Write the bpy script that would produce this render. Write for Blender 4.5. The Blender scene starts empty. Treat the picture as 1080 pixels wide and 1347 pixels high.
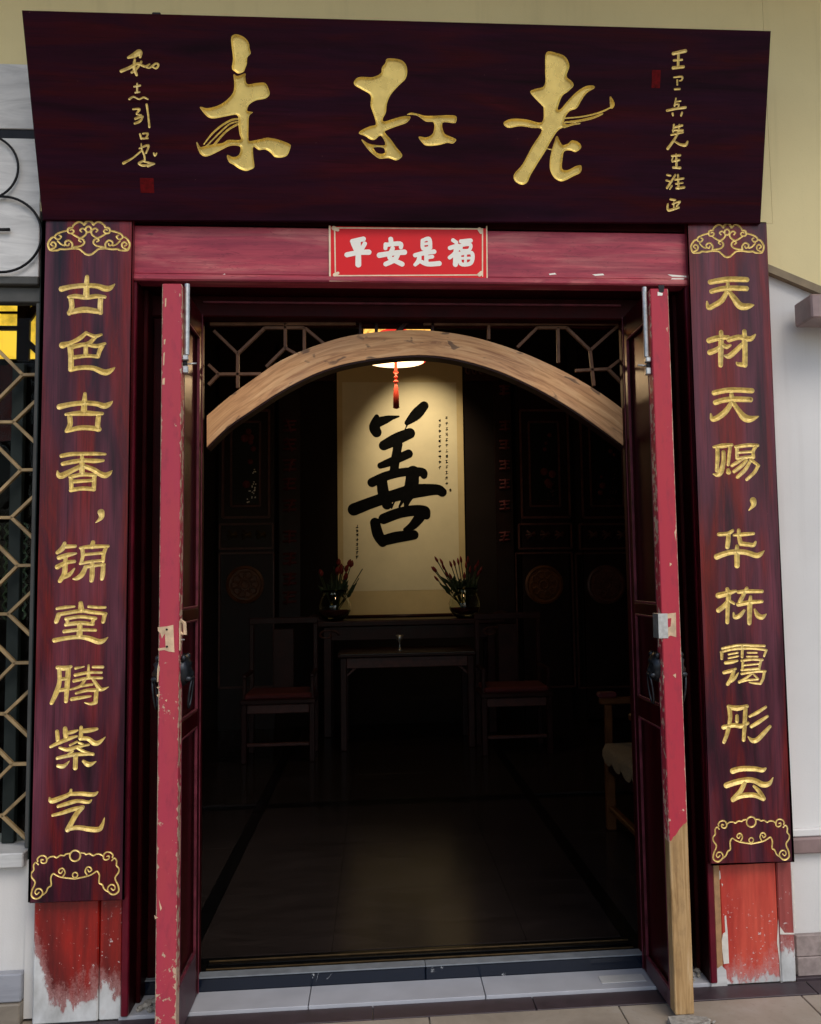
import bpy, bmesh, math, random
import numpy as np
from mathutils import Vector, Matrix
random.seed(7)
rad = math.radians
SC = bpy.context.scene
COL = SC.collection

# ------------------------------------------------------------------ camera
F, CX, CY = 1265.6243, 608.41897, 648.15095            # pixels of the 1080 x 1347 photograph
PITCH, YAW, ROLL = -0.0864, -0.0906, -0.0172
CAMPOS = np.array([-0.15597, -3.3238, 1.4072])
def _set_cam(p, y, r):
    cp, sp, cy, sy, cr, sr = math.cos(p), math.sin(p), math.cos(y), math.sin(y), math.cos(r), math.sin(r)
    B = np.array([[1, 0, 0], [0, 0, -1], [0, 1, 0.]])
    Rx = np.array([[1, 0, 0], [0, cp, -sp], [0, sp, cp]])
    Ry = np.array([[cy, 0, sy], [0, 1, 0], [-sy, 0, cy]])
    Rz = np.array([[cr, -sr, 0], [sr, cr, 0], [0, 0, 1]])
    return Rz @ Rx @ Ry @ B
RM = _set_cam(PITCH, YAW, ROLL)
cam = bpy.data.cameras.new('camera')
cam.sensor_fit = 'HORIZONTAL'; cam.sensor_width = 36
cam.lens = F / 1080 * 36
cam.shift_x = (540 - CX) / 1080; cam.shift_y = (CY - 673.5) / 1080
cam.clip_start = .05; cam.clip_end = 500
co = bpy.data.objects.new('camera', cam); COL.objects.link(co)
m3 = Matrix([RM[0], -RM[1], -RM[2]]).transposed()
co.matrix_world = Matrix.Translation(CAMPOS) @ m3.to_4x4()
SC.camera = co

# ------------------------------------------------------------------ light
SUN_EL, SUN_AZ = rad(48), rad(158)
w = bpy.data.worlds.new('World'); SC.world = w; w.use_nodes = True
nt = w.node_tree; nt.nodes.clear()
sky = nt.nodes.new('ShaderNodeTexSky'); sky.sky_type = 'NISHITA'; sky.sun_disc = False
sky.sun_elevation = SUN_EL; sky.sun_rotation = SUN_AZ
sky.air_density = 1.0; sky.dust_density = 2.0; sky.ozone_density = 1.0
bg = nt.nodes.new('ShaderNodeBackground'); bg.inputs[1].default_value = 0.13
wo = nt.nodes.new('ShaderNodeOutputWorld')
nt.links.new(sky.outputs[0], bg.inputs[0]); nt.links.new(bg.outputs[0], wo.inputs[0])
sun = bpy.data.lights.new('sun', 'SUN'); sun.energy = 0.7; sun.angle = rad(25); sun.color = (1, .95, .88)
so = bpy.data.objects.new('sun', sun); COL.objects.link(so)
sd = Vector((math.sin(SUN_AZ) * math.cos(SUN_EL), math.cos(SUN_AZ) * math.cos(SUN_EL), math.sin(SUN_EL)))
so.rotation_euler = sd.to_track_quat('Z', 'Y').to_euler()
SC.view_settings.view_transform = 'Standard'; SC.view_settings.look = 'None'
SC.view_settings.exposure = 0.35; SC.view_settings.gamma = 1
SC.view_settings.use_curve_mapping = False

# ------------------------------------------------------------------ points from the survey of the photograph
def ray(px, py):
    return RM.T @ np.array([(px - CX) / F, (py - CY) / F, 1])
def PY(px, py, y):
    d = ray(px, py); return CAMPOS + d * (y - CAMPOS[1]) / d[1]
def PX(px, py, x):
    d = ray(px, py); return CAMPOS + d * (x - CAMPOS[0]) / d[0]
def PZ(px, py, z):
    d = ray(px, py); return CAMPOS + d * (z - CAMPOS[2]) / d[2]

# ------------------------------------------------------------------ materials
class NB:
    def __init__(s, name):
        s.m = bpy.data.materials.new(name); s.m.use_nodes = True
        s.t = s.m.node_tree; s.b = s.t.nodes['Principled BSDF']
        s.geo = s.t.nodes.new('ShaderNodeNewGeometry')
        s.sep = s.t.nodes.new('ShaderNodeSeparateXYZ'); s.l(s.geo.outputs['Position'], s.sep.inputs[0])
    def l(s, a, b): s.t.links.new(a, b)
    def put(s, sock, v):
        if v is None: return
        if hasattr(v, 'is_output') or isinstance(v, bpy.types.NodeSocket): s.l(v, sock)
        else:
            if isinstance(v, (tuple, list)) and len(v) == 3 and len(sock.default_value) == 4: v = (*v, 1)
            sock.default_value = v
    def x(s): return s.sep.outputs[0]
    def y(s): return s.sep.outputs[1]
    def z(s): return s.sep.outputs[2]
    def pos(s): return s.geo.outputs['Position']
    def uv(s):
        n = s.t.nodes.new('ShaderNodeUVMap'); return n.outputs[0]
    def scale(s, v, sc):
        n = s.t.nodes.new('ShaderNodeVectorMath'); n.operation = 'MULTIPLY'
        s.l(v, n.inputs[0]); n.inputs[1].default_value = sc; return n.outputs[0]
    def noise(s, v, scale=5, det=4, rough=.55, dist=0):
        n = s.t.nodes.new('ShaderNodeTexNoise'); s.l(v, n.inputs['Vector'])
        n.inputs['Scale'].default_value = scale; n.inputs['Detail'].default_value = det
        n.inputs['Roughness'].default_value = rough; n.inputs['Distortion'].default_value = dist
        return n.outputs['Fac']
    def math(s, op, a, b=None, c=None, clamp=False):
        n = s.t.nodes.new('ShaderNodeMath'); n.operation = op; n.use_clamp = clamp
        s.put(n.inputs[0], a)
        if b is not None: s.put(n.inputs[1], b)
        if c is not None: s.put(n.inputs[2], c)
        return n.outputs[0]
    def ramp(s, f, stops):
        n = s.t.nodes.new('ShaderNodeValToRGB'); s.l(f, n.inputs[0]); e = n.color_ramp.elements
        while len(e) < len(stops): e.new(.5)
        for q, (p, c) in zip(e, stops):
            q.position = p; q.color = (c, c, c, 1) if isinstance(c, (int, float)) else (*c, 1)
        return n.outputs[0]
    def mix(s, f, a, b):
        n = s.t.nodes.new('ShaderNodeMix'); n.data_type = 'RGBA'
        s.put(n.inputs[0], f); s.put(n.inputs[6], a); s.put(n.inputs[7], b); return n.outputs[2]
    def bump(s, h, strength=.3, dist=.002):
        n = s.t.nodes.new('ShaderNodeBump'); s.l(h, n.inputs['Height'])
        n.inputs['Strength'].default_value = strength; n.inputs['Distance'].default_value = dist
        s.l(n.outputs[0], s.b.inputs['Normal'])
    def done(s, color, rough=.5, metal=0, coat=0, spec=None):
        s.put(s.b.inputs['Base Color'], color); s.put(s.b.inputs['Roughness'], rough)
        s.b.inputs['Metallic'].default_value = metal
        s.put(s.b.inputs['Coat Weight'], coat); s.b.inputs['Coat Roughness'].default_value = .12
        if spec is not None: s.b.inputs['Specular IOR Level'].default_value = spec
        return s.m

def plain(name, c, rough=.5, metal=0, var=.25, sc=14, bump=.15, coat=0, spec=None):
    n = NB(name); f = n.noise(n.pos(), sc, 5)
    d = tuple(v * (1 - var) for v in c); u = tuple(min(1, v * (1 + var)) for v in c)
    n.bump(n.noise(n.pos(), sc * 6, 4), bump, .001)
    return n.done(n.ramp(f, [(.3, d), (.7, u)]), n.math('MULTIPLY_ADD', f, .25, rough - .12), metal, coat, spec)

def lacquer(name, vertical=True, dark=(.009, .002, .007), mid=(.052, .004, .014), red=(.15, .007, .006),
            haze=(.17, .040, .065), hz=.8, rough=.25, spec=.3):
    n = NB(name)
    st = (9, 9, 1.0) if vertical else (1.0, 9, 9)
    fine = (60, 60, 2.2) if vertical else (2.2, 60, 60)
    a = n.noise(n.scale(n.pos(), st), 1.4, 5, .6, .6)
    b = n.noise(n.scale(n.pos(), fine), 1, 4, .6)
    c = n.noise(n.scale(n.pos(), tuple(v * .8 for v in st)), 1.9, 3)
    base = n.ramp(a, [(.30, dark), (.46, mid), (.60, red), (.70, tuple(v * 1.5 for v in red))])
    col = n.mix(n.ramp(c, [(.45, 0.0), (.75, hz)]), base, haze)
    col = n.mix(n.ramp(b, [(.35, .25), (.6, 0.0)]), col, dark)
    gr = n.noise(n.scale(n.pos(), (260, 260, 6) if vertical else (6, 260, 260)), 1, 3)
    col = n.mix(n.ramp(gr, [(.30, .45), (.48, 0.0)]), col, tuple(v * .5 for v in dark))
    sp = n.ramp(n.noise(n.pos(), 160, 2), [(.77, 0.0), (.80, .5)])
    col = n.mix(sp, col, (.30, .14, .14))
    n.bump(n.math('ADD', b, n.math('MULTIPLY', a, .7)), .25, .0015)
    return n.done(col, n.math('MULTIPLY_ADD', c, .35, rough - .12), 0, 0, spec)

M = {}
M['couplet'] = lacquer('couplet_lacquer')
M['plaque'] = lacquer('plaque_lacquer', False, (.009, .001, .004), (.022, .002, .008), (.034, .002, .004), (.026, .006, .020), .5, .5, .07)
def gold(name='carved_gold'):
    n = NB(name); f = n.noise(n.pos(), 60, 4); g = n.noise(n.pos(), 12, 3)
    c = n.ramp(f, [(.3, (.52, .36, .10)), (.6, (.90, .67, .21))])
    c = n.mix(n.ramp(g, [(.5, 0.0), (.8, .35)]), c, (.92, .78, .45))
    wr = n.noise(n.pos(), 23, 5, .7); c = n.mix(n.ramp(wr, [(.66, 0.0), (.72, .7)]), c, (.30, .15, .04))
    n.bump(n.math('ADD', f, n.noise(n.pos(), 170, 2)), .45, .0012); return n.done(c, .36, .25)
M['gold'] = gold()
M['gold2'] = plain('plaque_gold_leaf', (.88, .68, .22), .27, .5, .12, 22, .18)
M['gold_edge'] = plain('gold_rim', (.38, .22, .04), .3, .6, .25, 40, .2)

def lintel_mat():
    n = NB('washed_rose_red_paint')
    a = n.noise(n.scale(n.pos(), (1.1, 6, 7)), 2, 5, .6, .5); b = n.noise(n.scale(n.pos(), (2, 50, 60)), 1, 4)
    c = n.ramp(a, [(.3, (.30, .028, .058)), (.5, (.46, .062, .088)), (.72, (.62, .21, .19))])
    c = n.mix(n.ramp(b, [(.35, .5), (.6, 0.0)]), c, (.14, .02, .04))
    wv = n.noise(n.scale(n.pos(), (1.6, 14, 16)), 2.2, 3, .5, 2.5); c = n.mix(n.ramp(n.math('ABSOLUTE', n.math('SUBTRACT', wv, .5)), [(0.0, .5), (.02, 0.0)]), c, (.12, .02, .035))
    k = n.noise(n.scale(n.pos(), (3.4, 3, 9)), 3, 6)
    c = n.mix(n.ramp(k, [(.70, 0.0), (.73, .6)]), c, (.09, .03, .04))
    n.bump(b, .3, .001); return n.done(c, .45, 0, 0, .25)
M['lintel'] = lintel_mat()

def chipped(name, red1, red2, bare, edge_x=None, amount=.60, wood_below=None, spec=.5):
    """old red paint that has chipped off along the corners of a stile"""
    n = NB(name)
    a = n.noise(n.scale(n.pos(), (8, 8, 1.5)), 1.6, 4)
    col = n.mix(a, red1, red2)
    k = n.noise(n.pos(), 42, 5, .65)
    low = n.math('MULTIPLY', n.math('SUBTRACT', .9, n.z(), clamp=True), .10)       # more chips nearer the ground
    v = n.math('ADD', k, low); cl = n.noise(n.scale(n.pos(), (1, 1, .6)), 5.5, 2)
    v = n.math('ADD', v, n.math('MULTIPLY_ADD', cl, .38, -.20))
    if edge_x:
        ax = n.math('ABSOLUTE', n.x()); e = n.math('ABSOLUTE', n.math('SUBTRACT', ax, edge_x[0]))
        e = n.math('DIVIDE', e, edge_x[1]); e = n.math('POWER', e, 12)
        v = n.math('MULTIPLY_ADD', e, .34, v)
    msk = n.ramp(v, [(amount + .10, 0.0), (amount + .13, 1.0)])
    wn = n.noise(n.scale(n.pos(), (40, 40, 2.5)), 1.5, 5, .6, 1.0)
    wood = n.ramp(wn, [(.3, (.27, .15, .055)), (.55, (.46, .29, .13)), (.75, (.58, .42, .24))])
    gm = n.ramp(n.noise(n.scale(n.pos(), (6, 6, 2)), 5, 5, .7), [(.52, 0.0), (.75, .5)]); col = n.mix(gm, col, (.16, .03, .05))
    gs = n.ramp(n.noise(n.scale(n.pos(), (12, 12, 5)), 1.6, 6, .7), [(.50, 0.0), (.72, .6)]); wood = n.mix(gs, wood, (.14, .085, .045))
    kn = n.ramp(n.noise(n.pos(), 48, 3), [(.70, 0.0), (.74, .6)]); wood = n.mix(kn, wood, (.62, .5, .36))
    col = n.mix(msk, col, bare)
    if wood_below is not None:
        zz = n.math('ADD', n.z(), n.math('MULTIPLY', n.x(), -1.1))
        lim = n.math('MULTIPLY_ADD', k, .03, wood_below - 1.1 * .80)
        wm = n.math('LESS_THAN', zz, lim)
        col = n.mix(wm, col, wood)
        n.bump(n.math('ADD', wn, msk), .3, .001)
    else:
        n.bump(n.math('MULTIPLY', msk, -1), .4, .001)
    return n.done(col, .45, 0, 0, .25)
M['edge_l'] = chipped('chipped_pink_red_edge', (.40, .032, .080), (.44, .060, .060), (.52, .36, .25), (.80, .0315), .60)
M['edge_r'] = chipped('chipped_red_edge_bare_below', (.42, .026, .062), (.47, .045, .05), (.60, .42, .30), (.80, .0315), .60, .565)
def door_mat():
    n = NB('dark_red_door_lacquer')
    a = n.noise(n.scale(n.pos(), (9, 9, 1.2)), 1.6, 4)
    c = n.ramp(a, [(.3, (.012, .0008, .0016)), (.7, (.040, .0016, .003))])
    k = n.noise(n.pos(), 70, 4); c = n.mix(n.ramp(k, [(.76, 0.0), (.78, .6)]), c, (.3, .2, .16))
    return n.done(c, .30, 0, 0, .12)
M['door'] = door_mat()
M['bead'] = plain('worn_bead_moulding', (.11, .018, .03), .4, 0, .5, 20, .15, 0, .3)
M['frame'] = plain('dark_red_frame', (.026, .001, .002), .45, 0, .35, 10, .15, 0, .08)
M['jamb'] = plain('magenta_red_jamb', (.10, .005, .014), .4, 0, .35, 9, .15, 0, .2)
M['kick'] = plain('grimy_kick_rail', (.075, .035, .045), .5, 0, .35, 25)

def pillar_mat(name, c1, c2, line, seam):
    n = NB(name)
    a = n.noise(n.scale(n.pos(), (8, 8, 1.6)), 1.3, 5, .6, .4); f = n.noise(n.scale(n.pos(), (70, 70, 5)), 1, 3)
    col = n.ramp(a, [(.3, c1), (.68, c2)])
    col = n.mix(n.ramp(f, [(.35, .3), (.6, 0.0)]), col, tuple(v * .45 for v in c1))
    k = n.noise(n.scale(n.pos(), (1, 1, .45)), 34, 8, .75); k2 = n.noise(n.scale(n.pos(), (1, 1, .35)), 7, 3)
    ex = n.math('MAXIMUM', n.math('SUBTRACT', n.math('ABSOLUTE', n.x()), 1.205), 0.0)
    d = n.math('ADD', n.math('SUBTRACT', line, n.z()), n.math('MULTIPLY', ex, seam)); d = n.math('DIVIDE', d, .24)
    v = n.math('ADD', n.math('MULTIPLY_ADD', k, 1.0, n.math('MULTIPLY', k2, .8)), d)
    msk = n.ramp(n.math('SUBTRACT', v, .55), [(.5, 0.0), (.535, .75), (.62, 1.0)])
    spk = n.math('MULTIPLY', n.ramp(n.noise(n.pos(), 95, 3), [(.66, 0.0), (.69, 1.0)]), n.ramp(n.math('ADD', d, 1.6), [(.5, 0.0), (1.0, .85)]))
    pl = n.ramp(n.noise(n.scale(n.pos(), (1, 1, .6)), 13, 5), [(.3, (.36, .36, .34)), (.6, (.62, .63, .62)), (.75, (.5, .46, .42))])
    rub = n.ramp(n.math('ADD', n.math('SUBTRACT', v, .55), n.math('MULTIPLY_ADD', n.noise(n.pos(), 130, 4, .8), .7, -.35)), [(.18, 0.0), (.5, .55)]); col = n.mix(rub, col, (.50, .30, .28))
    col = n.mix(spk, col, (.6, .5, .48)); col = n.mix(msk, col, pl)
    n.bump(n.math('MULTIPLY_ADD', msk, -1.0, n.math('MULTIPLY', k, .3)), .5, .0015)
    return n.done(col, n.mix(msk, (.38, .38, .38), (.8, .8, .8)), 0, 0)
M['pil_l'] = pillar_mat('flaking_dark_red_pillar', (.075, .004, .005), (.34, .012, .006), .115, 2.6)
M['pil_r'] = pillar_mat('sun_bleached_red_pillar', (.42, .020, .014), (.62, .085, .05), .055, 0.)
M['pil_r2'] = pillar_mat('weathered_brick_red_strip', (.22, .030, .030), (.36, .07, .06), .12, 0.)
M['rawwood'] = plain('bare_stile_wood', (.36, .20, .09), .7, 0, .3, 30)
M['creamwood2'] = plain('flaked_white_primer', (.66, .62, .55), .7, 0, .15, 40)
def stained(name, c, stain, sc=1.3):
    """painted plaster with faint clouds, rain runs and fine grain"""
    n = NB(name); a = n.noise(n.pos(), sc, 5, .6); d = n.noise(n.scale(n.pos(), (9, 9, .5)), 1.6, 4, .6); g = n.noise(n.pos(), 190, 3)
    col = n.ramp(a, [(.3, tuple(v * .90 for v in c)), (.7, tuple(min(1, v * 1.05) for v in c))])
    col = n.mix(n.ramp(d, [(.55, 0.0), (.8, .22)]), col, stain)
    low = n.math('MULTIPLY', n.math('SUBTRACT', .55, n.z(), clamp=True), n.math('MULTIPLY', n.noise(n.scale(n.pos(), (3, 3, 1)), 4, 5, .65), 1.1))
    col = n.mix(low, col, stain); col = n.mix(n.ramp(g, [(.62, 0.0), (.72, .12)]), col, stain)
    n.bump(n.math('ADD', g, n.math('MULTIPLY', a, 3.0)), .25, .0012); return n.done(col, .85, 0, 0, .2)
M['plaster_c'] = plain('cream_plaster', (.70, .66, .42), .85, 0, .05, 2, .1)
M['plaster_g'] = stained('light_grey_plaster', (.68, .67, .645), (.36, .33, .29))
M['plaster_y'] = stained('pale_yellow_plaster', (.78, .665, .36), (.42, .36, .20))
M['mould'] = plain('brown_grey_moulding', (.20, .15, .085), .6, 0, .25, 12)
M['granite'] = plain('pinkish_granite_band', (.30, .24, .22), .45, 0, .25, 40)
M['rail'] = plain('brown_painted_rail', (.25, .17, .16), .4, 0, .3, 10)
def marble(name, base, dark, sc=(2.5, 2.5, 16), thr=.66):
    n = NB(name); v = n.scale(n.pos(), sc)
    a = n.noise(v, 1.2, 6, .65, 1.5); b = n.noise(v, 3, 6, .7, 2.0)
    c = n.ramp(a, [(.3, tuple(x * .72 for x in base)), (.6, base)])
    k = n.noise(n.pos(), 7, 3)
    c = n.mix(n.math('MULTIPLY', n.ramp(b, [(thr, 0.0), (thr + .05, .6)]), n.ramp(k, [(.45, 0.0), (.6, 1.0)])), c, dark)
    return n.done(c, .4, 0, 0)
M['darkmull'] = plain('dark_teal_mullion', (.02, .026, .024), .6, 0, .2, 10, .15, 0, .1)
M['stone_l'] = marble('grey_veined_travertine', (.70, .69, .66), (.20, .16, .15))
M['stone_cap'] = marble('white_marble_sill', (.60, .60, .58), (.2, .2, .2))
M['stone_base'] = marble('grey_rough_base_stone', (.30, .31, .34), (.12, .12, .13))
M['stone_brown'] = marble('brown_base_stone', (.26, .22, .17), (.1, .08, .06))
M['iron'] = plain('black_iron', (.012, .012, .014), .45, .6, .4, 30)
M['greyframe'] = plain('grey_painted_window_frame', (.085, .085, .078), .5, 0, .2, 10, .15, 0, .2)
M['tanbar'] = plain('pale_brown_lattice_wood', (.27, .185, .085), .5, 0, .4, 18)
M['spanbar'] = plain('brown_spandrel_wood', (.14, .07, .04), .5, 0, .35, 18, .15, 0, .2)
M['darkglass'] = plain('dark_glass', (.005, .006, .006), .4, 0, .2, 3, .0, 0, .15)
M['darkwood'] = plain('near_black_hardwood', (.009, .003, .0025), .42, 0, .4, 9, .15, 0, .15)
M['darkwood2'] = plain('dark_rosewood', (.022, .006, .005), .36, 0, .4, 12, .15, 0, .15)
M['edgewood'] = plain('worn_rosewood_edge', (.060, .019, .015), .45, 0, .4, 20, .15, 0, .3)
M['redcush'] = plain('deep_red_cushion', (.07, .004, .005), .8, 0, .3, 50)
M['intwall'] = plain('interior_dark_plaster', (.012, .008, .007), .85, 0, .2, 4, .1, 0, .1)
def nero(name, base, thr, vein=(.7, .72, .74), rough=.16):
    n = NB(name); v = n.noise(n.pos(), 9, 5, .6, 2.2); k = n.noise(n.scale(n.pos(), (1, 1, 1)), 8.5, 3)
    e = n.math('ABSOLUTE', n.math('SUBTRACT', v, .5))
    msk = n.math('MULTIPLY', n.ramp(e, [(.0, 1.0), (.010, 0.0)]), n.ramp(k, [(thr, 0.0), (thr + .04, 1.0)]))
    c = n.mix(msk, base, vein); return n.done(c, rough, 0, 0)
M['nero'] = nero('black_marble_with_white_veins', (.006, .010, .020), .60, (.72, .74, .74))
M['sillgrey'] = plain('grey_stone_slab', (.40, .41, .44), .55, 0, .10, 6, .1)
M['dullgrey'] = plain('dull_grey_stone_edge', (.17, .19, .21), .5, 0, .2, 20)
M['strip'] = plain('dark_purple_brown_stone', (.045, .030, .036), .5, 0, .25, 20)
def pave():
    n = NB('beige_paving_stone'); a = n.noise(n.pos(), 2.3, 5, .6, 1.2); b = n.noise(n.pos(), 60, 3)
    c = n.ramp(a, [(.3, (.25, .205, .155)), (.55, (.34, .285, .22)), (.75, (.40, .35, .29))])
    c = n.mix(n.ramp(b, [(.6, 0.0), (.75, .3)]), c, (.16, .13, .1)); n.bump(b, .2, .001)
    return n.done(c, .6)
M['pave'] = pave()
def inttile():
    n = NB('polished_brown_floor_tile'); a = n.noise(n.scale(n.pos(), (1, 3, 1)), 2.2, 6, .6, 1.5)
    c = n.ramp(a, [(.3, (.012, .009, .008)), (.7, (.024, .018, .016))]); return n.done(c, .17, 0, 0, .09)
M['inttile'] = inttile()
M['granblack'] = plain('black_granite_border', (.003, .003, .003), .2, 0, .3, 30, 0, 0, .15)
def archmat():
    n = NB('old_pale_arch_timber'); v = n.uv()
    a = n.noise(n.scale(v, (3, 34, 1)), 1.5, 6, .6, 1.2); b = n.noise(n.scale(v, (1.4, 4, 1)), 2, 4)
    g = n.noise(n.scale(v, (8, 160, 1)), 1, 3)
    c = n.ramp(a, [(.28, (.32, .13, .045)), (.5, (.64, .33, .135)), (.72, (.82, .50, .24))])
    c = n.mix(n.ramp(b, [(.45, 0.0), (.75, .4)]), c, (.24, .15, .11))
    k = n.noise(n.scale(v, (9, 22, 1)), 1.4, 3, .5, .8)
    c = n.mix(n.ramp(k, [(.64, 0.0), (.70, .75)]), c, (.07, .038, .025))
    n.bump(n.math('ADD', g, a), .35, .0015); return n.done(c, .6)
M['arch'] = archmat()
M['steel'] = plain('brushed_steel', (.50, .51, .50), .38, .75, .2, 60)
M['bronze'] = plain('dark_bronze', (.030, .034, .040), .36, .7, .5, 40, .4)
M['brass'] = plain('thin_brass_line', (.07, .045, .02), .4, .5, .3, 30, .1, 0, .2)
M['redcard'] = plain('bright_red_card', (.72, .008, .012), .4, 0, .04, 5, .05, 0, .25)
M['whiteprint'] = plain('white_print', (.86, .84, .74), .5, 0, .04, 20, 0)
M['creamprint'] = plain('cream_print', (.80, .62, .42), .5, 0, .15, 40, 0)
M['seal'] = plain('dull_red_seal', (.10, .002, .003), .7, 0, .4, 90, .1, 0, .1)
M['paper'] = plain('aged_rice_paper', (.66, .58, .38), .9, 0, .06, 5, .3)
M['mount'] = plain('pale_silk_mount', (.55, .43, .22), .85, 0, .06, 6, .05)
M['ink'] = plain('black_ink', (.004, .004, .004), .9, 0, .3, 30, 0, 0, .03)
M['leaf'] = plain('dark_green_leaf', (.020, .040, .012), .5, 0, .4, 30)
M['petal'] = plain('red_petal', (.20, .012, .015), .6, 0, .3, 30)
M['lace'] = plain('cream_lace', (.16, .11, .055), .9, 0, .3, 90, .6)
M['bamboo'] = plain('honey_brown_wood', (.085, .030, .009), .36, 0, .35, 12, .15, 0, .2)
M['rubble'] = plain('crumbled_mortar', (.30, .28, .24), .9, 0, .4, 60, .6)
M['paperbit'] = plain('folded_blue_white_wrapper', (.55, .58, .72), .6, 0, .2, 30)
M['tassel'] = plain('red_tassel', (.45, .03, .012), .7, 0, .3, 60)
M['green'] = plain('green_glazed_lattice', (.05, .075, .035), .5, 0, .4, 30)
def emis(name, c, s, tex=None):
    n = NB(name); col = c
    if tex:
        f = n.noise(n.pos(), tex, 4, .7); col = n.ramp(f, [(.35, tuple(v * .35 for v in c)), (.55, c)])
    n.put(n.b.inputs['Emission Color'], col); n.b.inputs['Emission Strength'].default_value = s
    return n.done(tuple(v * .5 for v in c), .6)
M['lampred'] = emis('glowing_red_lamp_band', (1.0, .05, .03), .8)
M['lampdisc'] = emis('lit_lamp_diffuser', (1.0, .78, .48), 1.5)
M['goldlit'] = emis('lit_gold_paper', (1.0, .52, .10), 1.3, 34)
M['yellowlit'] = emis('lit_yellow_panel', (1.0, .60, .05), 1.0, 7)
M['redlit'] = emis('lit_red_paper', (1.0, .06, .03), .9)
def glass():
    n = NB('clear_glass'); n.b.inputs['Transmission Weight'].default_value = 1; n.b.inputs['IOR'].default_value = 1.45
    return n.done((.9, .95, .9), .03)
M['glass'] = glass()
n_ = NB('window_glass'); n_.b.inputs['Transmission Weight'].default_value = 1; n_.b.inputs['IOR'].default_value = 1.12
M['winglass'] = n_.done((.8, .86, .82), .02)

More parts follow.
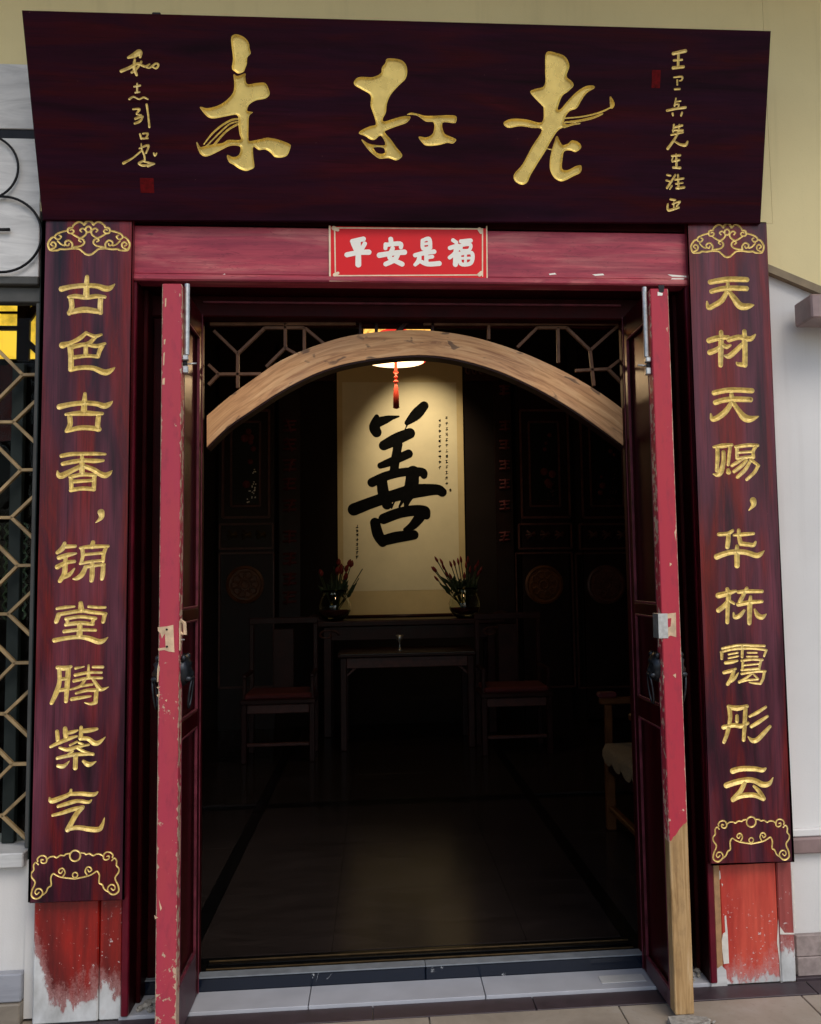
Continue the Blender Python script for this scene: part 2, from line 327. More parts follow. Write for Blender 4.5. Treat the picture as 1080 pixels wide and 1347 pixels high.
# ------------------------------------------------------------------ building blocks
def wloc(o):
    v = Vector((0, 0, 0))
    while o is not None: v += o.location; o = o.parent
    return v
def link(name, me, parent=None, loc=None):
    o = bpy.data.objects.new(name, me); COL.objects.link(o)
    if parent is not None: o.parent = parent
    if loc is not None: o.location = loc
    return o
def thing(name, label, cat, loc=(0, 0, 0), group=None):
    o = link(name, None, None, Vector([float(v) for v in loc])); o['label'] = label; o['category'] = cat
    if group: o['group'] = group
    return o
class MB:
    def __init__(s): s.v = []; s.f = []; s.uv = None
    def add(s, v, f):
        b = len(s.v); s.v += [tuple(float(c) for c in p) for p in v]; s.f += [tuple(int(i) + b for i in q) for q in f]; return s
    def box(s, a, b, ch=.002):
        bm = bmesh.new(); bmesh.ops.create_cube(bm, size=1)
        a = Vector([float(i) for i in a]); b = Vector([float(i) for i in b]); c = (a + b) / 2; d = b - a
        for v in bm.verts: v.co = Vector((v.co.x * d.x, v.co.y * d.y, v.co.z * d.z)) + c
        if ch: bmesh.ops.bevel(bm, geom=list(bm.edges), offset=min(ch, min(abs(d.x), abs(d.y), abs(d.z)) * .3), segments=1, affect='EDGES')
        bm.verts.index_update(); s.add([v.co for v in bm.verts], [[v.index for v in f.verts] for f in bm.faces]); bm.free(); return s
    def bar(s, p, q, w, d, up=(0, 1, 0), ch=.12):
        """chamfered bar from p to q; w across, d along 'up'"""
        p = Vector([float(i) for i in p]); q = Vector([float(i) for i in q]); t = (q - p).normalized(); u = Vector(up)
        sd_ = t.cross(u).normalized(); u = sd_.cross(t).normalized(); V = []
        k = min(w, d) * ch
        prof = [(-w/2+k, -d/2), (w/2-k, -d/2), (w/2, -d/2+k), (w/2, d/2-k), (w/2-k, d/2), (-w/2+k, d/2), (-w/2, d/2-k), (-w/2, -d/2+k)]
        for e in (p, q): V += [e + sd_ * a + u * b for a, b in prof]
        Fs = [(i, (i+1) % 8, 8+(i+1) % 8, 8+i) for i in range(8)] + [tuple(range(7, -1, -1)), tuple(range(8, 16))]
        return s.add(V, Fs)
    def tube(s, pts, r, n=8, closed=False):
        pts = [Vector([float(i) for i in p]) for p in pts]; N = len(pts); V = []; Fs = []
        rr = r if isinstance(r, (list, tuple)) else [r] * N; prev = None
        for i, p in enumerate(pts):
            if closed: t = (pts[(i+1) % N] - pts[i-1]).normalized()
            else: t = (pts[min(i+1, N-1)] - pts[max(i-1, 0)]).normalized()
            if prev is None: u = t.orthogonal().normalized()
            else: u = (prev - t * prev.dot(t)).normalized()
            prev = u; b = t.cross(u)
            V += [p + (u * math.cos(2*math.pi*k/n) + b * math.sin(2*math.pi*k/n)) * rr[i] for k in range(n)]
        for i in range(N if closed else N - 1):
            j = (i + 1) % N
            for k in range(n): Fs.append((i*n+k, i*n+(k+1) % n, j*n+(k+1) % n, j*n+k))
        if not closed: Fs += [tuple(range(n-1, -1, -1)), tuple((N-1)*n+k for k in range(n))]
        return s.add(V, Fs)
    def lathe(s, prof, c, n=24, axis='Z'):
        V = []; Fs = []
        for r, h in prof:
            for k in range(n):
                a = 2*math.pi*k/n
                if axis == 'Z': V.append((c[0]+r*math.cos(a), c[1]+r*math.sin(a), c[2]+h))
                elif axis == 'Y': V.append((c[0]+r*math.cos(a), c[1]+h, c[2]+r*math.sin(a)))
                else: V.append((c[0]+h, c[1]+r*math.cos(a), c[2]+r*math.sin(a)))
        for i in range(len(prof)-1):
            for k in range(n): Fs.append((i*n+k, i*n+(k+1) % n, (i+1)*n+(k+1) % n, (i+1)*n+k))
        Fs += [tuple(range(n-1, -1, -1)), tuple((len(prof)-1)*n+k for k in range(n))]
        return s.add(V, Fs)
    def prism(s, poly, y0, y1):
        """closed polygon of (x, z) extruded from y0 (front) to y1"""
        n = len(poly); V = [(x, y0, z) for x, z in poly] + [(x, y1, z) for x, z in poly]
        return s.add(V, [tuple(range(n)), tuple(range(2*n-1, n-1, -1))] + [(i, n+i, n+(i+1) % n, (i+1) % n) for i in range(n)])
    def build(s, name, mat, parent=None, smooth=False, kind=None, label=None):
        me = bpy.data.meshes.new(name); o0 = wloc(parent) if parent is not None else Vector((0, 0, 0))
        V = [(v[0]-o0.x, v[1]-o0.y, v[2]-o0.z) for v in s.v]
        me.from_pydata(V, [], s.f)
        if s.uv: 
            ul = me.uv_layers.new(name='UVMap')
            for lp in me.loops: ul.data[lp.index].uv = s.uv[lp.vertex_index]
        me.materials.append(mat if not isinstance(mat, str) else M[mat])
        if smooth: me.shade_smooth()
        else: me.shade_flat()
        me.update(); bm = bmesh.new(); bm.from_mesh(me); bmesh.ops.recalc_face_normals(bm, faces=bm.faces); bm.to_mesh(me); bm.free()
        o = link(name, me, parent)
        if kind: o['kind'] = kind
        if label: o['label'] = label
        return o
def solo(o, label, cat, group=None):
    """a thing that is one mesh: move the origin to its own base"""
    me = o.data; vs = [v.co for v in me.vertices]
    b = Vector((sum(v.x for v in vs)/len(vs), sum(v.y for v in vs)/len(vs), min(v.z for v in vs)))
    me.transform(Matrix.Translation(-b)); o.location = b
    o['label'] = label; o['category'] = cat
    if group: o['group'] = group
    return o

# ------------------------------------------------------------------ strokes, outlines and carving
def parse(s):
    """'x,y,w x,y,w | x,y,w ...' -> list of strokes"""
    return [[tuple(float(a) for a in p.split(',')) for p in st.split()] for st in s.split('|')]
def catmull(P, n=5, closed=False):
    P = np.array(P, float); N = len(P)
    if N < 3 and not closed: return P
    out = []
    for i in range(N if closed else N - 1):
        g = (lambda k: P[k % N]) if closed else (lambda k: P[min(max(k, 0), N-1)])
        a, b, c, d = g(i-1), g(i), g(i+1), g(i+2)
        for k in range(n):
            t = k / n
            out.append(.5*((2*b)+(-a+c)*t+(2*a-5*b+4*c-d)*t*t+(-a+3*b-3*c+d)*t**3))
    if not closed: out.append(P[-1])
    return np.array(out)
class Plane:
    """flat face in the world: origin O, unit axes U (right), V (up), N (towards the viewer)"""
    def __init__(s, O, U, V):
        s.O = np.array(O, float); s.U = np.array(U, float); s.V = np.array(V, float); s.N = -np.cross(s.V, s.U) * 1.0
        s.N = np.cross(s.U, s.V)
    def uv(s, px, py):
        d = ray(px, py); t = np.dot(s.O - CAMPOS, s.N) / np.dot(d, s.N); p = CAMPOS + d * t - s.O
        return np.array([p @ s.U, p @ s.V])
    def at(s, u, v, n=0.): return s.O + s.U * u + s.V * v + s.N * n
def to_uv_strokes(pl, strokes, x0, y0, sc, wk=1.0):
    out = []
    for st in strokes:
        q = catmull(st, 5)
        r = []
        for x, y, w in q:
            a = pl.uv(x0 + x/sc, y0 + y/sc); b = pl.uv(x0 + x/sc + 1, y0 + y/sc)
            r.append((a[0], a[1], max(w, 1) / sc * np.hypot(*(b - a)) * .5 * wk))
        out.append(r)
    return out
def to_uv_poly(pl, poly, x0, y0, sc):
    q = catmull(poly, 4, True)
    return np.array([pl.uv(x0 + x/sc, y0 + y/sc) for x, y in q])
def field(U, V, strokes, polys, holes=()):
    S = np.full(U.shape, -1.0)
    for st in strokes:
        for (ax, ay, ar), (bx, by, br) in zip(st[:-1], st[1:]):
            dx, dy = bx-ax, by-ay; L2 = dx*dx+dy*dy + 1e-12
            t = np.clip(((U-ax)*dx+(V-ay)*dy)/L2, 0, 1)
            S = np.maximum(S, ar + (br-ar)*t - np.hypot(U-ax-t*dx, V-ay-t*dy))
    def psd(P):
        D = np.full(U.shape, 9.0); ins = np.zeros(U.shape, bool); n = len(P)
        for i in range(n):
            ax, ay = P[i]; bx, by = P[(i+1) % n]; dx, dy = bx-ax, by-ay
            t = np.clip(((U-ax)*dx+(V-ay)*dy)/(dx*dx+dy*dy+1e-12), 0, 1)
            D = np.minimum(D, np.hypot(U-ax-t*dx, V-ay-t*dy))
            c = (ay > V) != (by > V)
            with np.errstate(divide='ignore', invalid='ignore'):
                ins ^= c & (U < (bx-ax)*(V-ay)/(by-ay+1e-15)+ax)
        return np.where(ins, D, -D)
    for P in polys: S = np.maximum(S, psd(P))
    for P in holes: S = np.minimum(S, -psd(P))
    return S
def patch(rect, strokes, polys, holes, h, depth):
    """splits a rectangle along the glyph outline; returns (outside v, f), (inside v (u,v,n), f)"""
    u0, v0, u1, v1 = rect; nu = max(3, int(round((u1-u0)/h))); nv = max(3, int(round((v1-v0)/h)))
    U, V = np.meshgrid(np.linspace(u0, u1, nu+1), np.linspace(v0, v1, nv+1), indexing='ij')
    S = field(U, V, strokes, polys, holes)
    gu, gv = np.gradient(S, (u1-u0)/nu, (v1-v0)/nv); g2 = gu*gu+gv*gv+1e-6
    sn = np.abs(S) < .32*h; sn[0, :] = sn[-1, :] = False; sn[:, 0] = sn[:, -1] = False
    mu = np.where(sn & (g2 > .2), S*gu/g2, 0); mv = np.where(sn & (g2 > .2), S*gv/g2, 0)
    U = U - np.clip(mu, -.4*h, .4*h); V = V - np.clip(mv, -.4*h, .4*h); S = np.where(sn, 0, S)
    idx = np.arange((nu+1)*(nv+1)).reshape(nu+1, nv+1)
    a, b, c, d = idx[:-1, :-1].ravel(), idx[1:, :-1].ravel(), idx[1:, 1:].ravel(), idx[:-1, 1:].ravel()
    T = np.concatenate([np.stack([a, b, c], 1), np.stack([a, c, d], 1)])
    P = [tuple(p) for p in np.stack([U.ravel(), V.ravel(), S.ravel()], 1)]; s = S.ravel(); st = s[T]
    inn = (st >= 0).all(1) & (st > 0).any(1); out = (st <= 0).all(1); mix = ~inn & ~out
    Fi = T[inn].tolist(); Fo = T[out].tolist(); cache = {}
    def cut(i, j):
        k = (min(i, j), max(i, j))
        if k not in cache:
            t = s[k[0]]/(s[k[0]]-s[k[1]]); p, q = P[k[0]], P[k[1]]
            P.append((p[0]+(q[0]-p[0])*t, p[1]+(q[1]-p[1])*t, 0.)); cache[k] = len(P)-1
        return cache[k]
    for tri in T[mix].tolist():
        pin, pout = [], []
        for k in range(3):
            i, j = tri[k], tri[(k+1) % 3]
            if s[i] >= 0: pin.append(i)
            if s[i] <= 0: pout.append(i)
            if s[i]*s[j] < 0:
                m_ = cut(i, j); pin.append(m_); pout.append(m_)
        Fi.append(pin); Fo.append(pout)
    P = np.array(P)
    def pack(Fs, dep):
        used = sorted({i for f in Fs for i in f}); mp = {k: i for i, k in enumerate(used)}
        Q = P[used]; n_ = -depth(np.maximum(Q[:, 2], 0)) if dep else np.zeros(len(Q))
        return np.column_stack([Q[:, 0], Q[:, 1], n_]), [[mp[i] for i in f] for f in Fs]
    return pack(Fo, False), pack(Fi, True)
def bbox(strokes, polys, m):
    xs = []; ys = []
    for st in strokes:
        for x, y, r in st: xs += [x-r, x+r]; ys += [y-r, y+r]
    for p in polys: xs += list(p[:, 0]); ys += list(p[:, 1])
    return (min(xs)-m, min(ys)-m, max(xs)+m, max(ys)+m)
def carved_board(parent, pl, quad, thick, glyphs, mat, ch=.004):
    """quad: TL,TR,BR,BL in (u,v). glyphs: dicts(name, strokes, polys, holes, h, depth, mat). Real carving into the face."""
    TL, TR, BR, BL = [np.array(q) for q in quad]
    rects = []
    mb = MB()
    for g in glyphs:
        r = bbox(g['strokes'], g['polys'], .006); rects.append(r)
        (ov, of), (iv, if_) = patch(r, g['strokes'], g['polys'], g.get('holes', ()), g['h'], g['depth'])
        mb.add([pl.at(*p) for p in ov], of)
        gm = MB(); gm.add([pl.at(*p) for p in iv], if_)
        ob_ = gm.build(g['name'], g['mat'], parent, smooth=True)
        if g.get('label'): ob_['label'] = g['label']
        fix_normals(ob_, pl.N)
    us = sorted({r[0] for r in rects} | {r[2] for r in rects}); vs = sorted({r[1] for r in rects} | {r[3] for r in rects})
    ul = [None] + us + [None]; vl = [None] + vs + [None]
    def left(v): t = (v-BL[1])/(TL[1]-BL[1]); return BL[0]+(TL[0]-BL[0])*t
    def right(v): t = (v-BR[1])/(TR[1]-BR[1]); return BR[0]+(TR[0]-BR[0])*t
    def top(u): t = (u-TL[0])/(TR[0]-TL[0]); return TL[1]+(TR[1]-TL[1])*t
    def bot(u): t = (u-BL[0])/(BR[0]-BL[0]); return BL[1]+(BR[1]-BL[1])*t
    I, J = len(ul), len(vl); G = {}
    for i in range(I):
        for j in range(J):
            if i == 0 and j == 0: p = BL
            elif i == 0 and j == J-1: p = TL
            elif i == I-1 and j == 0: p = BR
            elif i == I-1 and j == J-1: p = TR
            elif i == 0: p = (left(vl[j]), vl[j])
            elif i == I-1: p = (right(vl[j]), vl[j])
            elif j == 0: p = (ul[i], bot(ul[i]))
            elif j == J-1: p = (ul[i], top(ul[i]))
            else: p = (ul[i], vl[j])
            G[i, j] = p
    for i in range(I-1):
        for j in range(J-1):
            q = [G[i, j], G[i+1, j], G[i+1, j+1], G[i, j+1]]
            cu = sum(p[0] for p in q)/4; cv = sum(p[1] for p in q)/4
            if 0 < i < I-2 and 0 < j < J-2 and any(r[0] < cu < r[2] and r[1] < cv < r[3] for r in rects): continue
            mb.add([pl.at(p[0], p[1], 0) for p in q], [(0, 1, 2, 3)])
    c0 = sum(quad[i][0] for i in range(4))/4; c1 = sum(quad[i][1] for i in range(4))/4
    def grow(p, e): return (p[0]+math.copysign(e, p[0]-c0), p[1]+math.copysign(e, p[1]-c1))
    Q = [pl.at(*p, 0) for p in (BL, BR, TR, TL)]; Q2 = [pl.at(*grow(p, ch), -ch) for p in (BL, BR, TR, TL)]; Q3 = [pl.at(*grow(p, ch), -thick) for p in (BL, BR, TR, TL)]
    mb.add(Q+Q2+Q3, [(i, (i+1) % 4, 4+(i+1) % 4, 4+i) for i in range(4)] + [(4+i, 4+(i+1) % 4, 8+(i+1) % 4, 8+i) for i in range(4)] + [(11, 10, 9, 8)])
    o = mb.build('board', mat, parent); return o
def fix_normals(o, N):
    me = o.data; s = sum(p.normal.x*N[0]+p.normal.y*N[1]+p.normal.z*N[2] for p in me.polygons)
    if s < 0: me.flip_normals()
def printed(parent, pl, strokes, polys, name, mat, h, lift=.0006, holes=()):
    r = bbox(strokes, polys, .01 if h > .003 else .004)
    _, (iv, if_) = patch(r, strokes, polys, holes, h, lambda s: s*0)
    mb = MB(); mb.add([pl.at(p[0], p[1], lift) for p in iv], if_); o = mb.build(name, mat, parent); fix_normals(o, pl.N); return o

# ------------------------------------------------------------------ THE SETTING: ground
g = MB().box((-40, -60, -.25), (40, .36, -.012), 0).build('ground', 'pave'); g['kind'] = 'structure'
pv = link('pavement', None); pv['kind'] = 'structure'
# grey slabs in the door recess, dark strip before them, beige paving in front
xs = [-1.00, -.80, -.392, .195, .78, 1.00]
for a, b in zip(xs[:-1], xs[1:]):
    MB().box((a+.0015, .004, -.011), (b-.0015, .157, .010), .0015).build('slab', 'sillgrey', pv)
MB().box((.60, .045, .0105), (.755, .105, .0125), .001).build('tile_patch', 'stone_cap', pv)
xs = [-3.4, -2.3, -1.30, -.18, .35, 1.30, 2.3, 3.4]
for a, b in zip(xs[:-1], xs[1:]):
    MB().box((a+.0015, -.098, -.011), (b-.0015, .001, .0), .0015).build('border_stone', 'strip', pv)
for i in range(-5, 6):
    for j in range(4):
        x0_ = i*.62 + (.13 if j % 2 else 0); y1_ = -.101 - j*.62
        dz = random.uniform(-.001, .001)
        MB().box((x0_+.002, y1_-.617, -.011), (x0_+.618, y1_, -.0015+dz), .002).build('paving_stone', 'pave', pv)

# ------------------------------------------------------------------ facade walls
WY = .05
t = thing('facade_wall', 'pale yellow plastered shop wall above and around the red door frame', 'wall', (0, .2, 0))
MB().box((-1.31, WY, 2.70), (1.33, .34, 3.999), 0).build('plaster_upper', 'plaster_y', t)
MB().box((-3.6, WY+.001, 3.11), (-1.31, .34, 3.999), 0).build('plaster_upper', 'plaster_y', t)
MB().box((-1.31, WY, .0), (-1.268, .34, .50), 0).build('plaster_side', 'plaster_g', t)
MB().box((-1.31, WY+.01, .501), (-1.268, .34, 2.699), 0).build('plaster_side', 'darkmull', t)
MB().box((-1.24, -.002, 2.641), (1.22, WY-.001, 2.80), 0).build('shadow_board', 'frame', t)  # dark strip added to stand in for the shadow between sign and lintel
# canopy that shades the wall
t = thing('canopy', 'plain plastered soffit projecting over the shop entrance', 'canopy', (0, -.5, 4.0))
MB().box((-3.6, -.9, 4.0), (3.6, .34, 4.18), .005).build('soffit', 'plaster_y', t)
MB().box((-3.6, -.95, 3.94), (3.6, -.9, 4.2), .005).build('fascia', 'mould', t)

# right hand wall
t = thing('right_wall', 'light grey wall beside the right pillar under a cream sloping overhang', 'wall', (2.2, .2, 0))
A0, A1 = PY(1008, 350, WY), PY(1080, 380, WY); sl = (A1[2]-A0[2])/(A1[0]-A0[0])
xa, xb = 1.27, 3.6; za = A0[2]+(xa-A0[0])*sl; zb = A0[2]+(xb-A0[0])*sl
MB().prism([(xa, .0), (xb, .0), (xb, zb), (xa, za)], WY+.012, .34).build('lower_wall', 'plaster_g', t)
MB().prism([(xa, za+.0), (xb, zb+.0), (xb, 3.999), (1.331, 3.999), (1.331, 2.699), (xa, 2.699)], WY, .339).build('overhang', 'plaster_y', t)
MB().prism([(xa, za-.028), (xb, zb-.028), (xb, zb+.002), (xa, za+.002)], WY-.018, WY+.012).build('moulding', 'mould', t)
zr = PY(1070, 1100, WY)[2]
MB().box((1.275, WY-.02, zr-.055), (3.6, WY+.013, zr+.0), .006).build('rail', 'rail', t)
MB().box((1.275, WY-.008, zr+.001), (3.6, WY+.013, zr+.028), .004).build('rail_cap', 'plaster_g', t)
z1 = PY(1075, 1228, WY)[2]
xs = [1.29, 1.62, 2.3, 3.0, 3.6]
for a, b in zip(xs[:-1], xs[1:]):
    MB().box((a+.001, WY-.012, .066), (b-.001, WY+.013, z1), .002).build('skirting_stone', 'granite', t)
    MB().box((a+.001, WY-.016, .002), (b-.001, WY+.013, .0645), .002).build('skirting_stone', 'granite', t)
MB().box((1.278, WY-.03, -.01), (3.6, WY+.013, .0012), .001).build('skirting_stone', 'strip', t)
p0 = PY(1068, 418, -.12); p1 = PY(1068, 386, -.12)
o = MB().box((p0[0], -.12, p0[2]), (p0[0]+.35, WY-.031, p1[2]), .006).build('wall_bracket', 'rail')
solo(o, 'brown boxed beam end sticking out of the grey wall at the right edge', 'bracket')

# left wall with window
t = thing('left_wall', 'veined grey stone cladding and grey plaster left of the couplet board', 'wall', (-2.4, .2, 0))
xl, xr = -3.6, -1.311
zt = PY(0, 85, WY)[2]; zm0 = PY(0, 170, WY)[2]; zm1 = PY(0, 182, WY)[2]; zw = PY(0, 364, WY)[2]
for a, b in ((-3.6, -2.55), (-2.549, xr)):
    MB().box((a, WY-.008, zm0), (b, .34, zt), .002).build('stone_panel', 'stone_l', t)
    MB().box((a+.0, WY-.004, zw+.0), (b, .34, zm1), .002).build('stone_panel', 'stone_l', t)
MB().box((xl, WY-.001, zm1), (xr, .3, zm0), 0).build('iron_rail', 'iron', t)
zs = PY(0, 1119, WY)[2]
for a, b in ((0.0, .235),):
    MB().box((xl, WY+.012, .15), (xr, .34, zs-.05), 0).build('lower_wall', 'plaster_g', t)
MB().box((xl, WY-.03, zs-.05), (xr, .30, zs-.003), .004).build('sill_stone', 'stone_cap', t)
zb_ = PY(0, 1283, WY)[2]
for a, b in ((-3.6, -2.2), (-2.199, xr)):
    MB().box((a, WY-.025, .062), (b, .3, zb_+.01), .004).build('base_stone', 'stone_base', t)
    MB().box((a, WY-.035, -.01), (b, .3, .060), .004).build('base_stone', 'stone_brown', t)

# wrought iron scroll of rings over the left cladding
t = thing('iron_scroll', 'black iron grille of round rings over the grey stone at the left edge', 'grille', (-1.6, .03, 2.6))
def ring(cx, cy, r, rt, name='ring'):
    c = PY(cx, cy, .03); e = PY(cx+r, cy, .03); R_ = e[0]-c[0]
    MB().tube([(c[0]+R_*math.cos(a*math.pi/24), .03, c[2]+R_*math.sin(a*math.pi/24)) for a in range(48)], rt, 8, True).build(name, 'iron', t, True)
ring(-22, 220, 46, .0042); ring(2, 308, 53, .0046); ring(-70, 300, 40, .0042)
a_ = PY(-14, 302, .03); b_ = PY(13, 302, .03); MB().tube([a_, b_], .006).build('bar', 'iron', t, True)

# window with hexagonal lattice
LY = .10
zwt = PY(0, 373, WY)[2]
t = thing('lattice_window', 'dark window with pale brown hexagonal lattice left of the couplet board', 'window', (-1.9, .1, zs))
MB().box((xl, WY-.006, PY(0, 366, WY)[2]-.022), (xr, .12, zw-.001), .003).build('window_frame', 'greyframe', t)
MB().box((xl, WY+.02, PY(0, 395, WY)[2]), (xr, .12, zw-.03), .003).build('window_frame', 'greyframe', t)
MB().box((-1.325, WY+.02, zs), (-1.3115, .14, PY(0, 396, WY)[2]), .002).build('window_frame', 'greyframe', t)
MB().box((-1.425, .14, zs), (-1.385, .17, PY(0, 470, WY)[2]), .002).build('window_frame', 'darkmull', t)
MB().box((xl, .175, zs-.003), (-1.3115, .179, zw-.05), 0).build('window_pane', 'winglass', t)
# lattice bars: nodes follow one repeating pattern down the window
AN = [(30.5, 493.5), (28.2, 618.5), (24, 744), (20.3, 872), (17, 1005)]; BN = [(18.3, 555.5), (15.5, 681), (11.3, 807.7), (7, 939), (3.4, 1073)]
def lbar(p, q, dx=0.):
    a = PY(*p, LY); b = PY(*q, LY); MB().bar((a[0]-dx, LY, a[2]), (b[0]-dx, LY, b[2]), .0108, .018).build('lattice_bar', 'tanbar', t)
for c in range(7):
    dx = c*.262
    for x, y in AN:
        lbar((x, y), (x+(22 if c == 0 else 47), y-.5), dx); lbar((x, y), (x-46, y-46), dx); lbar((x, y), (x-46, y+46), dx)
    for x, y in BN:
        lbar((x, y), (x-50, y), dx); e = 35 if c == 0 else 50
        lbar((x, y), (x+e, y-e*.95), dx); lbar((x, y), (x+e, y+e*.95), dx)
# lit shop interior seen through that window
t2 = thing('light_panel', 'glowing yellow ceiling light seen through dark bars behind the left window', 'light panel', (-1.9, .9, 2.4))
a = PY(-90, 398, .9); b = PY(51, 471, .9)
MB().box((a[0], .9, b[2]), (b[0]+.1, .92, a[2]+.02), 0).build('diffuser', 'yellowlit', t2)
for (x0_, y0_, x1_, y1_) in ((0, 410, 28, 413), (0, 429, 25, 435), (24, 395, 39, 475), (-90, 395, 5, 397)):
    a = PY(x0_, y0_, .87); b = PY(x1_, y1_, .87)
    MB().box((a[0], .86, b[2]), (b[0], .88, a[2]), .002).build('bar', 'darkwood2', t2)
a = PY(37, 420, .87); b = PY(56, 392, .87); MB().bar(a, b, .03, .02).build('bar', 'darkwood2', t2)
a = PY(36, 450, .87); b = PY(58, 470, .87); MB().bar(a, b, .025, .02).build('bar', 'darkwood2', t2)
t2 = thing('green_screen', 'dim green fretwork screen standing inside behind the left window', 'screen', (-1.9, 1.0, 1.2))
a = PY(2, 688, 1.0); b = PY(36, 815, 1.0)
MB().box((a[0]-.4, 1.02, b[2]), (b[0], 1.04, a[2]), 0).build('panel', 'darkwood', t2)
nx, nz = 9, 10
for i in range(nx):
    for j in range(nz):
        c = (a[0]-.4 + (b[0]-a[0]+.4)*(i+.5)/nx, 1.01, b[2]+(a[2]-b[2])*(j+.5)/nz)
        r_ = .5*min((b[0]-a[0]+.4)/nx, (a[2]-b[2])/nz)*.92
        MB().tube([(c[0]+r_*math.cos(k*math.pi/3), c[1], c[2]+r_*math.sin(k*math.pi/3)) for k in range(6)], .006, 4, True).build('fret', 'green', t2)
t2 = thing('side_curtain', 'dark red hanging cloth below the yellow light behind the left window', 'curtain', (-1.9, .8, 1.5))
a = PY(2, 480, .8); b = PY(22, 580, .8); N_ = 14
mb = MB(); V = [(a[0]-.2+(b[0]-a[0]+.2)*i/N_, .8+.012*math.sin(i*1.9), z) for z in (a[2], b[2]) for i in range(N_+1)]
mb.add(V, [(i, i+1, N_+2+i, N_+1+i) for i in range(N_)]).build('cloth', 'redcush', t2, True)

# ------------------------------------------------------------------ outer door frame: pillars, jambs, lintel
ZL = 2.437
def pillar(x0, x1, mat, label, right):
    t = thing('door_pillar', label, 'pillar', ((x0+x1)/2, .02, 0), 'pillars of the door frame')
    if not right:
        xs_ = PY(130, 1250, 0)[0]
        MB().box((x0, .0, 0.0), (xs_-.001, .30, 2.64), .004).build('plank', mat, t)
        MB().box((xs_+.001, .004, 0.0), (x1, .30, 2.64), .004).build('plank', mat, t)
    else:
        xa = PY(951, 1250, 0)[0]; xb = PY(1026, 1250, 0)[0]
        MB().box((x0, .0, 0), (xa-.001, .3, 2.64), .003).build('bare_stile', 'rawwood', t, label='bare pale wood stile of the pillar')
        MB().box((xa, .004, .0), (xb-.001, .3, 2.64), .003).build('panel', 'pil_r', t)
        MB().box((xb, -.002, .0), (x1, .3, 2.64), .004).build('outer_strip', 'pil_r2', t)
        def chip(pts, y=.004, mat='creamwood2', lift=.0012):
            P_ = [PY(px, py, y) for px, py in pts]; MB().prism([(p[0], p[2]) for p in P_], y-lift, y+.0005).build('paint_chip', mat, t)
        chip([(953, 1205), (955, 1204), (957, 1225), (958, 1245), (959, 1267), (952, 1268), (949, 1240), (951, 1228), (954, 1226)])
        chip([(945, 1146), (947, 1145), (948, 1155), (946, 1158)]); chip([(949, 1162), (951, 1163), (950, 1166)])
        chip([(1022, 1155), (1026, 1150), (1025, 1180), (1027, 1228), (1029, 1268), (1030, 1292), (1027, 1294), (1025, 1262), (1022, 1240), (1024, 1200)], .004)
        chip([(1041, 1146), (1043, 1143), (1045, 1166), (1047, 1220), (1045, 1222), (1043, 1180)], -.002)
        chip([(1026, 1219), (1032, 1227), (1045, 1227), (1045, 1229), (1026, 1229)], -.002)
        chip([(935, 1278), (940, 1268), (944, 1274), (949, 1270), (955, 1276), (957, 1298), (936, 1300)], .0, 'stone_cap')
    return t
pillar(-1.266, -.989, 'pil_l', 'dark red pillar with white flaking paint at its foot below the left couplet', False)
pillar(.989, 1.268, 'pil_r', 'bright faded red pillar with a bare wood stile below the right couplet', True)
for s, lb in ((-1, 'narrow magenta red jamb strip beside the left couplet board'), (1, 'narrow magenta red jamb strip beside the right couplet board')):
    t = thing('door_jamb', lb, 'door jamb', (s*.98, .05, 0), 'jamb strips of the door frame')
    x0_, x1_ = sorted((s*.9885, s*.966))
    MB().box((x0_, -.008, .012), (x1_, .012, ZL), .003).build('jamb_board', 'jamb', t)
    MB().box((x0_, .0125, .012), (x1_, .30, ZL), .0).build('reveal_board', 'frame', t)  # darker colour behind the jamb front paints in the shade of the recess
    x0_, x1_ = sorted((s*.9655, s*.950))
    MB().box((x0_, .09, .012), (x1_, .30, ZL), .003).build('stop_bead', 'frame', t)
t = thing('door_lintel', 'washed out rose red lintel beam over the open doors', 'lintel', (0, .05, ZL))
MB().box((-.988, -.012, ZL+.024), (.988, .30, 2.632), .003).build('beam', 'lintel', t)
MB().box((-.988, -.020, ZL), (.988, .06, ZL+.0235), .005).build('lower_moulding', 'lintel', t)
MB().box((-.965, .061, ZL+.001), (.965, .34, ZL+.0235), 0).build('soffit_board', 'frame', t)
# paint flakes on the lintel's lower edge
def flake(parent, pts, y, lift, mat='whiteprint', name='paint_chip'):
    P_ = [PY(px, py, y) for px, py in pts]
    MB().prism([(p[0], p[2]) for p in P_], y-lift, y+.001).build(name, mat, parent)
flake(t, [(268, 362), (277, 366), (290, 367), (297, 362), (296, 360), (285, 364), (275, 361)], -.012, .001)
flake(t, [(409, 364), (420, 363), (434, 365), (433, 368), (415, 366)], -.012, .001)
flake(t, [(722, 360), (730, 359), (732, 361), (723, 362)], -.012, .001)
flake(t, [(779, 361), (793, 360), (795, 362), (783, 363)], -.012, .001)
flake(t, [(878, 361), (904, 363), (905, 365), (884, 364)], -.012, .001)
flake(t, [(884, 366), (900, 366), (899, 369), (882, 368)], -.012, .001)

